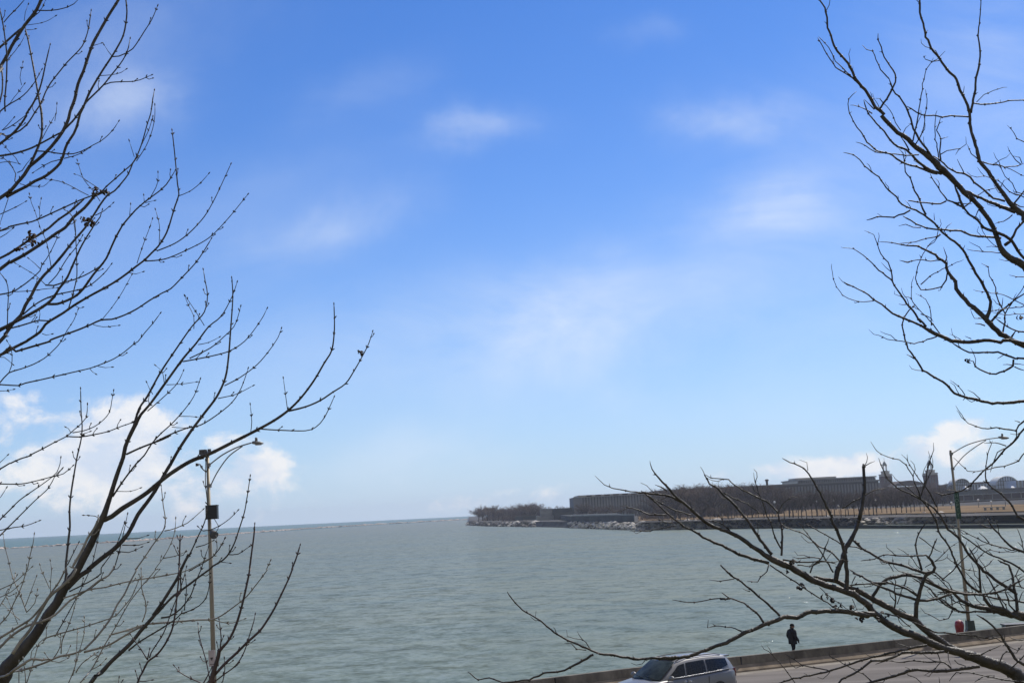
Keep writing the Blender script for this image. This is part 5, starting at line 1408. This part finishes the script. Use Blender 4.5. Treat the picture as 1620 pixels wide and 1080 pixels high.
for (x, yt, D, sx) in ((759, 803.5, 1180, 1.2), (766, 801, 1150, 1.1), (773, 803, 1110, 1.2), (779, 799.5, 1120, 1.2), (785, 803, 1060, 1.2), (791, 804.5, 1050, 1.4), (797, 805.5, 1040, 1.2), (806, 804, 1000, 1.2), (813, 801.5, 1000, 1.1),
                       (820, 800.5, 990, 1.2), (826, 799.5, 980, 1.1), (833, 798.3, 970, 1.2), (840, 797.2, 960, 1.1), (846, 797.6, 950, 1.1), (850, 800, 950, 1.1), (855, 801.5, 940, 1.1), (830, 803, 930, 1.3), (810, 806, 960, 1.3), (843, 803, 900, 1.3), (763, 805, 1020, 1.3), (795, 803, 960, 1.2), (817, 803.5, 930, 1.2), (829, 802, 900, 1.3), (839, 801, 880, 1.2), (804, 806.5, 950, 1.3), (757, 805, 1000, 1.6), (764, 802, 990, 1.5), (771, 801, 980, 1.6), (780, 800.5, 960, 1.6), (788, 802, 950, 1.7), (796, 804, 940, 1.7), (803, 803, 930, 1.6), (811, 801.5, 930, 1.7), (818, 800.5, 920, 1.6), (825, 799, 900, 1.6), (832, 798, 900, 1.7), (839, 797.5, 890, 1.6), (846, 798.5, 880, 1.5), (853, 801, 880, 1.5)):
    plant('tip', x, D * .93, yt - 1.5 + rnd.uniform(-2.6, 2.2), sx=sx * rnd.uniform(.8, 1.1))
for (x, yt) in ((866, 801.5), (872, 800.3), (879, 800), (886, 798.6), (892, 799.5), (899, 800.2), (905, 799), (911, 803)): plant('roof', x, 860, yt)
for i in range(40): plant('roof', 915 + i * 3.6 + rnd.uniform(-2, 2), rnd.uniform(690, 730), rnd.uniform(795, 805), sx=1.3)
# low shrubs at the foot of the wood, uncountable undergrowth
mb = MB(); rd = random.Random(4)
for i in range(420):
    x = rd.uniform(1015, 1500); D = rd.uniform(470, 600)
    if x > 1235: D = rd.uniform(585, 625)
    p = ground_pt(x, D, 1.2); hh = rd.uniform(2.2, 4.8)
    for _ in range(9):
        d = Vector((rd.gauss(0, .55), rd.gauss(0, .55), 1)).normalized(); q = p + Vector((rd.gauss(0, 1.2), rd.gauss(0, 1), 0))
        mb.tube([q, q + d * hh * .5, q + d * hh + Vector((rd.gauss(0, .4), 0, 0))], [.09, .07, .04], 3, False)
for i in range(300):
    x = rd.uniform(768, 852); D = rd.uniform(800, 930) if x > 800 else rd.uniform(930, 1010)
    p = ground_pt(x, D, 1.0); hh = rd.uniform(2.0, 5.2) * (1 if x > 775 else .6)
    for _ in range(9):
        d = Vector((rd.gauss(0, .6), rd.gauss(0, .55), 1)).normalized(); q = p + Vector((rd.gauss(0, 1.8), rd.gauss(0, 1), 0))
        mb.tube([q, q + d * hh * .5, q + d * hh + Vector((rd.gauss(0, .6), 0, 0))], [.16, .12, .07], 3, False)
o = mb.build('undergrowth', M['bush_far']); tag(o, 'brown leafless undergrowth at the foot of the far wood', 'undergrowth', kind='stuff')
# globe lamps of the far park
def park_lamp(px, py, D):
    b_ = ground_pt(px, D, 1.3); z_ = zpx(px, py, D) - 1.3
    root = tag(empty('park_lamp', b_), 'small white globe lamp on a thin post in the far park', 'park lamp', 'globe lamps in the far park')
    mb = MB(); mb.tube([(0, 0, 0), (0, 0, z_)], [.09, .06], 6); mb.build('post', M['steel'], root)
    mb = MB(); mb.blob((0, 0, z_ + .3), .36, 1, 0, 2); mb.build('globe', M['bulb'], root)
for (x, y) in ((1225, 795.5), (1292, 794.5), (1318, 793), (1326, 801), (1384, 791.5), (1503.5, 796.5), (1546, 792), (1566, 795), (1588.5, 789.8)): park_lamp(x, y, 395)
# the air over the lake
hb = MB(); hb.box((0, S_ / 2 - 25, 20.2), (2 * S_ + 60, S_ + 80, 47.4)); 
hz_o = hb.build('haze'); tag(hz_o, kind='stuff')
hm = bpy.data.materials.new('lake_air'); n, l = nodes_of(hm); n.remove(n['Principled BSDF'])
pv = n.new('ShaderNodeVolumePrincipled'); pv.inputs['Color'].default_value = (.80, .88, 1, 1); pv.inputs['Density'].default_value = HAZE; pv.inputs['Anisotropy'].default_value = .3
l.new(pv.outputs[0], n['Material Output'].inputs['Volume']); hz_o.data.materials.append(hm)
# ------------------------------------------------------------------ the silver minivan
M['paint'] = mat('silver_paint', (.205, .20, .195), .4, metal=.2, var=.03, scale=1.5, coat=.25)
M['carglass'] = mat('tinted_glass', (.012, .014, .016), .1, var=.2, scale=1, spec=.4)
M['screen'] = mat('windshield_glass', (.05, .062, .056), .2, var=.6, scale=1.3, spec=.1)
M['tyre'] = mat('tyre_rubber', (.02, .02, .02), .85, var=.2, scale=5)
M['chrome'] = mat('bright_trim', (.7, .7, .7), .18, metal=1, var=.02, scale=3)
M['rimm'] = mat('alloy_rim', (.3, .3, .31), .35, metal=.9, var=.05, scale=3)
M['trim'] = mat('black_trim', (.02, .02, .022), .5, var=.2, scale=5)
M['lampglass'] = mat('headlamp_lens', (.55, .58, .62), .1, var=.1, scale=5)
M['taillamp'] = mat('tail_lamp', (.14, .012, .012), .25, var=.1, scale=5)
def lerp(a, b, t): return a + (b - a) * t
def minivan(loc, rz):
    root = tag(empty('minivan', loc, rz), 'silver minivan with tinted windows and roof rails driving beside the barrier', 'minivan')
    ST = [(2.50, .62, .34, .60), (2.44, .76, .27, .74), (2.28, .88, .22, .87), (2.0, .945, .2, .945), (1.6, .975, .2, 1.0), (1.25, .985, .2, 1.045), (.9, .99, .2, 1.06), (0, .99, .2, 1.07), (-1.0, .99, .2, 1.09), (-1.7, .985, .22, 1.115), (-2.15, .965, .26, 1.13), (-2.36, .93, .3, 1.12), (-2.47, .88, .36, 1.06), (-2.52, .8, .42, .9)]
    vs = []; K = 15
    for x, hw, zb, zt in ST:
        half = [(0, zb), (hw * .82, zb), (hw * .96, zb + .06), (hw, zb + .2), (hw * 1.0, lerp(zb, zt, .55)), (hw * .985, zt - .1), (hw * .955, zt - .03), (hw * .86, zt + .012), (0, zt + (.05 if x > 1.2 else .02))]
        ring = half + [(-y, z) for y, z in half[-2:0:-1]]
        K = len(ring); vs += [(x, y, z) for y, z in ring]
    fs = [(i * K + k, i * K + (k + 1) % K, (i + 1) * K + (k + 1) % K, (i + 1) * K + k) for i in range(len(ST) - 1) for k in range(K)]
    fs += [tuple(range(K))[::-1], tuple((len(ST) - 1) * K + k for k in range(K))]
    mb = MB(); mb.add(vs, fs, True); body = mb.build('body', M['paint'], root)
    # greenhouse: belt line and roof line as curves along x
    G = [(1.30, .84, 1.05, 1.28, .80, 1.07), (.95, .90, 1.07, .62, .72, 1.50), (.6, .925, 1.075, .38, .70, 1.62), (.0, .935, 1.08, -.1, .70, 1.70), (-.8, .935, 1.095, -.85, .70, 1.715), (-1.6, .925, 1.12, -1.6, .69, 1.69), (-2.1, .90, 1.135, -2.1, .66, 1.64), (-2.42, .86, 1.12, -2.28, .62, 1.58)]
    vs = []
    for bx, by, bz, rx, ry, rz_ in G:
        half = [(bx, by, bz), (lerp(bx, rx, .5), lerp(by, ry, .42), lerp(bz, rz_, .5)), (rx, ry + .02, rz_ - .05), (rx, ry - .06, rz_), (rx, ry * .5, rz_ + .035), (rx, 0, rz_ + .045)]
        vs += half + [(x, -y, z) for x, y, z in half[-2::-1]]
    K = 11; fs = [(i * K + k, (i + 1) * K + k, (i + 1) * K + k + 1, i * K + k + 1) for i in range(len(G) - 1) for k in range(K - 1)]
    fs += [tuple((len(G) - 1) * K + k for k in range(K))[::-1]]
    mb = MB(); mb.add(vs, fs, True); roof = mb.build('roof', M['paint'], root)
    # side glass: patches lying 6 mm proud of the ruled side
    def side_pt(s_, x, t, off=.008):
        """x along the belt, t up from belt (0) to roof (1)"""
        g = sorted(G, key=lambda q: -q[0])
        for a_, b_ in zip(g, g[1:]):
            if a_[0] >= x >= b_[0]:
                k = (a_[0] - x) / (a_[0] - b_[0]); q = [lerp(u_, v_, k) for u_, v_ in zip(a_, b_)]; break
        mid = (lerp(q[0], q[3], .5), lerp(q[1], q[4], .42), lerp(q[2], q[5], .5)); top = (q[3], q[4] + .02, q[5] - .05); bot = (q[0], q[1], q[2])
        p = [lerp(u_, v_, t * 2) for u_, v_ in zip(bot, mid)] if t < .5 else [lerp(u_, v_, t * 2 - 1) for u_, v_ in zip(mid, top)]
        return (p[0], s_ * (p[1] + off), p[2] + off * .4)
    for s_ in (1, -1):
        for x0, x1, a0, a1 in ((.98, .16, .02, 0), (.08, -.92, 0, 0), (-1.0, -2.12, 0, .25)):
            mb = MB(); vs = []; n_ = 6
            for i in range(n_ + 1):
                x = lerp(x0, x1, i / n_); tl = .86
                if x0 > .9: tl = min(.86, .28 + (.98 - x) * 1.3)
                lo = .1 + (max(0, i / n_ - .55) * .9 * a1 * 2 if a1 else 0)
                vs += [side_pt(s_, x, lo), side_pt(s_, x, lerp(lo, tl, .5)), side_pt(s_, x, tl)]
            fs = [(i * 3 + k, i * 3 + k + 1, (i + 1) * 3 + k + 1, (i + 1) * 3 + k) for i in range(n_) for k in range(2)]
            if s_ > 0: fs = [f[::-1] for f in fs]
            mb.add(vs, fs, True); mb.build('side_window', M['carglass'], root)
        mb = MB(); mb.tube([side_pt(s_, x, .045, .012) for x in (1.0, .6, .1, -.5, -1.1, -1.7, -2.15)], .012, 6); mb.build('belt_trim', M['rimm'], root)
        mb = MB(); mb.tube([(.35, s_ * .64, 1.655), (.15, s_ * .645, 1.725), (-.8, s_ * .65, 1.765), (-1.6, s_ * .64, 1.745), (-1.95, s_ * .62, 1.68)], .018, 6); mb.build('roof_rail', M['darkgrey'], root)
        # mirror
        mb = MB(); mb.blob((.98, s_ * 1.09, 1.14), .15, 3, .05, 2, (.6, .85, .62)); mb.tube([(.99, s_ * .93, 1.07), (.98, s_ * 1.03, 1.11)], .03, 6); mb.build('mirror', M['paint'] if s_ > 0 else M['paint'], root)
        for x in (.22, -.02): mb = MB(); mb.tube([(x + .1, s_ * 1.0, .93), (x, s_ * 1.02, .935), (x - .1, s_ * 1.0, .93)], .018, 6); mb.build('door_handle', M['chrome'], root)
        mb = MB()
        for x in (1.12, .12, -.98): mb.box((x, s_ * .9905, .66), (.012, .012, .7))
        mb.box((.05, s_ * .992, .42), (2.2, .012, .05)); mb.build('door_seam', M['trim'], root)
        for x in (1.52, -1.50):
            mb = MB(); n_ = 20; vs = []
            for i in range(n_ + 1):
                a_ = -.35 + (math.pi + .7) * i / n_
                for r_, y in ((.41, .972), (.45, 1.0), (.475, .985)): vs.append((x + math.cos(a_) * r_, s_ * y, .35 + math.sin(a_) * r_))
            mb.add(vs, [(i * 3 + k, i * 3 + k + 1, (i + 1) * 3 + k + 1, (i + 1) * 3 + k) for i in range(n_) for k in range(2)], True)
            mb.lathe((0, 0, 0), [(.001, 0), (.002, .001)], 4); mb.build('wheel_arch', M['paint'], root)
            mb = MB(); vs = [(x + math.cos(6.283 * i / 24) * .415, s_ * .994, max(.2, .35 + math.sin(6.283 * i / 24) * .415)) for i in range(24)]; vs += [(v[0], s_ * .90, v[2]) for v in vs]
            mb.add(vs, [tuple(range(24)), tuple(range(24, 48))[::-1]] + [(i, (i + 1) % 24, 24 + (i + 1) % 24, 24 + i) for i in range(24)]); mb.build('wheel_well', M['trim'], root)
            wh = empty('wheel', (x, s_ * .88, .34)); wh.parent = root; wh.rotation_euler = (math.pi / 2, 0, 0)
            mb = MB(); mb.lathe((0, 0, 0), [(.2, -.13), (.3, -.13), (.335, -.1), (.34, 0), (.335, .1), (.3, .13), (.2, .13)], 24); mb.build('tyre', M['tyre'], wh)
            mb = MB()
            for zz in (-.128, .128):
                mb.lathe((0, 0, zz - .005), [(.05, -.006), (.07, .012 if zz > 0 else -.012), (.06, .012)], 12)
                for k in range(5):
                    an = 6.283 * k / 5; mb.box((math.cos(an) * .12, math.sin(an) * .12, zz), (.18, .05, .02), an)
            mb.lathe((0, 0, -.12), [(.2, 0), (.215, .02), (.215, .22), (.2, .24)], 24); mb.build('rim', M['rimm'], wh)
        mb = MB(); mb.blob((2.22, s_ * .74, .80), .2, 2, .03, 2, (1.1, .62, .42)); mb.build('headlight', M['lampglass'], root)
        mb = MB(); mb.box((-2.44, s_ * .80, 1.0), (.14, .14, .30), 0, .85); mb.build('tail_light', M['taillamp'], root)
    # windshield
    mb = MB(); vs = []; n_ = 8
    for j in range(5):
        t = j / 4
        for i in range(n_ + 1):
            k = i / n_ * 2 - 1; hw = lerp(.80, .68, t); bow = (1 - k * k) * .16
            vs.append((lerp(1.27, .42, t) + bow * lerp(1, .6, t) + .012, k * hw, lerp(1.085, 1.645, t ** .92) + .012))
    fs = [(j * (n_ + 1) + i, j * (n_ + 1) + i + 1, (j + 1) * (n_ + 1) + i + 1, (j + 1) * (n_ + 1) + i) for j in range(4) for i in range(n_)]
    mb.add(vs, fs, True); ws = mb.build('windshield', M['screen'], root)
    mb = MB()
    for s_ in (-.35, .25): mb.tube([(1.42, s_ + .35, 1.12), (1.36, s_ + .05, 1.16), (1.3, s_ - .25, 1.19)], .012, 5)
    mb.build('wiper', M['trim'], root)
    mb = MB(); mb.box((2.49, 0, .58), (.06, 1.0, .2)); mb.box((2.49, 0, .38), (.06, 1.2, .1)); mb.build('grille', M['trim'], root)
    mb = MB(); mb.box((.1, 0, 1.742), (.6, .85, .012)); mb.build('sunroof', M['carglass'], root)
    mb = MB(); mb.box((-2.33, 0, 1.60), (.26, 1.2, .045)); mb.build('spoiler', M['paint'], root)
    mb = MB(); mb.box((-2.40, 0, 1.33), (.05, 1.1, .4), 0, .9); mb.build('rear_window', M['carglass'], root)
    mb = MB(); mb.box((-2.53, 0, .55), (.08, 1.6, .22)); mb.build('rear_bumper', M['trim'], root)
    mb = MB(); mb.box((-1.5, 0, 1.74), (.12, .06, .05), 0, .4); mb.build('antenna', M['trim'], root)
    return root
VAN = at(*VAN_PX, VAN_D); minivan((VAN.x, VAN_D, 0.0), VAN_RZ).scale = (.93, .93, .94)

# ------------------------------------------------------------------ the walking person
M['coat'] = mat('black_coat', (.024, .024, .028), .9, var=.3, scale=8)
M['trouser'] = mat('dark_trousers', (.016, .017, .021), .9, var=.3, scale=8)
M['skin'] = mat('skin', (.36, .22, .16), .6, var=.1, scale=8)
M['hat'] = mat('dark_knit_hat', (.02, .02, .022), .95, var=.3, scale=30)
M['glove'] = mat('dark_glove', (.016, .016, .018), .8, var=.2, scale=20)
def skin_mesh(name, verts, edges, radii, mt, parent, root_i=0, sub=2):
    me = bpy.data.meshes.new(name); me.from_pydata(verts, edges, []); me.update()
    o = link(name, me, mt, parent)
    sm = o.modifiers.new('skin', 'SKIN'); sm.use_smooth_shade = True
    sv = me.skin_vertices[0].data
    for i, r_ in enumerate(radii): sv[i].radius = (r_, r_) if not isinstance(r_, tuple) else r_; sv[i].use_root = (i == root_i)
    ss = o.modifiers.new('sub', 'SUBSURF'); ss.levels = ss.render_levels = sub
    return o
def person(loc, rz):
    root = tag(empty('person', loc, rz), 'person in a black coat and dark knit hat walking along the lakeside path', 'person')
    # walks towards +y (local), so that the back is to the camera; left = -x
    V = [(0, 0, .93), (0, .01, 1.12), (0, .0, 1.32), (0, .01, 1.47), (0, .03, 1.55),          # pelvis..neck
         (-.10, .0, .90), (-.11, .10, .50), (-.11, .06, .09), (-.11, .20, .045),                # left leg, forward
         (.10, .0, .90), (.10, -.02, .49), (.10, -.20, .11), (.11, -.06, .045),                 # right leg, trailing
         (-.19, .0, 1.42), (-.25, -.04, 1.14), (-.26, .06, .90), (-.26, .09, .82),              # left arm
         (.19, .0, 1.42), (.27, -.03, 1.15), (.31, .06, .92), (.325, .09, .83)]                 # right arm
    E = [(0, 1), (1, 2), (2, 3), (3, 4), (0, 5), (5, 6), (6, 7), (7, 8), (0, 9), (9, 10), (10, 11), (11, 12), (3, 13), (13, 14), (14, 15), (15, 16), (3, 17), (17, 18), (18, 19), (19, 20)]
    Rr = [(.17, .13), (.165, .125), (.18, .125), (.11, .09), .055, .095, .065, .045, .04, .095, .065, .045, .04, .07, .052, .04, .03, .07, .052, .04, .03]
    skin_mesh('body', V, E, Rr, M['trouser'], root)
    # coat: a shell of rings, wider than the body, down to the thigh
    mb = MB(); rings = [(.70, .235, .175, .02), (.78, .235, .175, .015), (.95, .225, .165, .0), (1.12, .215, .155, -.01), (1.3, .225, .155, -.015), (1.40, .215, .14, -.01), (1.46, .16, .11, 0), (1.52, .085, .085, .02), (1.56, .075, .08, .03)]
    vs = []; n_ = 20
    for z, rx, ry, oy in rings:
        for k in range(n_): a_ = 6.283 * k / n_; w_ = 1 + .04 * noise.noise(Vector((math.cos(a_) * 2, math.sin(a_) * 2, z * 4))); vs.append((math.cos(a_) * rx * w_, math.sin(a_) * ry * w_ + oy, z))
    fs = [(i * n_ + k, i * n_ + (k + 1) % n_, (i + 1) * n_ + (k + 1) % n_, (i + 1) * n_ + k) for i in range(len(rings) - 1) for k in range(n_)]
    mb.add(vs, fs + [tuple(range(n_))[::-1], tuple(range((len(rings) - 1) * n_, len(rings) * n_))], True); mb.build('coat', M['coat'], root)
    for s_, P in ((-1, [(-.17, 0, 1.42), (-.225, -.02, 1.3), (-.255, -.04, 1.13), (-.262, .03, .98), (-.262, .065, .88)]), (1, [(.17, 0, 1.42), (.235, -.02, 1.3), (.275, -.03, 1.13), (.305, .04, .98), (.317, .07, .89)])):
        mb = MB(); mb.tube(curve_pts(P, 4), [.088 - .002 * i for i in range(17)], 12); mb.build('sleeve', M['coat'], root)
        e_ = Vector(P[-1]); hd = empty('hand', tuple(e_ + Vector((0, .012, -.05)))); hd.parent = root
        mb = MB(); mb.tube([(0, 0, .05), (0, .005, .0), (0, .01, -.045)], [(.032), .04, .036], 10); mb.build('palm', M['glove'], hd)
        for f_, (x, ln) in enumerate(((-.028, .062), (-.009, .075), (.010, .07), (.027, .052))):
            mb = MB(); mb.tube([(x * .8, .012, -.035), (x, .022, -.035 - ln * .5), (x * .95, .042, -.035 - ln * .9)], [.011, .0095, .007], 7); mb.build('finger', M['glove'], hd)
        mb = MB(); mb.tube([(-s_ * .03, .012, .0), (-s_ * .052, .03, -.028), (-s_ * .05, .045, -.055)], [.013, .011, .008], 7); mb.build('thumb', M['glove'], hd)
    # head turned a little to the right, hat above
    hr = empty('head', (0, .045, 1.64)); hr.parent = root; hr.rotation_euler = (-.08, 0, -.9)
    mb = MB(); bm = bmesh.new(); bmesh.ops.create_uvsphere(bm, u_segments=20, v_segments=14, radius=1)
    vs = []
    for v in bm.verts:
        x, y, z = v.co; jaw = 1 - .22 * max(0, -z); vs.append((x * .077 * jaw, y * .098 * (1 - .08 * max(0, -z)) + (.012 * max(0, -z)), z * .118))
    bm.verts.index_update(); mb.add(vs, [tuple(v.index for v in f.verts) for f in bm.faces], True); bm.free()
    mb.tube([(0, .088, .02), (0, .112, -.015), (0, .100, -.028)], [.009, .015, .010], 8)
    mb.tube([(0, -.0, -.06), (0, -.015, -.14)], [.056, .06], 12); mb.build('face', M['skin'], hr)
    mb = MB()
    for s_ in (-1, 1): mb.blob((s_ * .078, -.005, -.01), .026, 2, .05, 2, (.35, .7, 1.1))
    mb.build('ears', M['skin'], hr)
    mb = MB()
    for s_ in (-1, 1): mb.blob((s_ * .03, .086, .008), .012, 1, 0, 2)
    mb.tube([(-.025, .088, -.058), (0, .096, -.06), (.025, .088, -.058)], .005, 6); mb.build('eyes_and_mouth', M['trim'], hr)
    mb = MB(); mb.lathe((0, -.006, .0), [(.096, .012), (.099, .045), (.092, .09), (.07, .128), (.035, .15), (.012, .158)], 20)
    bk = mb.build('hat', M['hat'], hr); bk.scale = (.95, 1.12, 1)
    mb = MB(); mb.tube(curve_pts([(-.07, -.05, .01), (-.075, -.06, -.04), (-.04, -.085, -.07), (.04, -.085, -.07), (.075, -.06, -.04), (.07, -.05, .01)], 4), .03, 8); mb.build('hair', M['hat'], hr)
    return root
PD = 57.7; p = at(1253.5, 1010, PD); zt = at(1253.5, 985.5, PD).z
pr = person((p.x, PD, 0), R(-62)); pr.scale = (zt / 1.80 * 1.2, zt / 1.80 * 1.15, zt / 1.80)
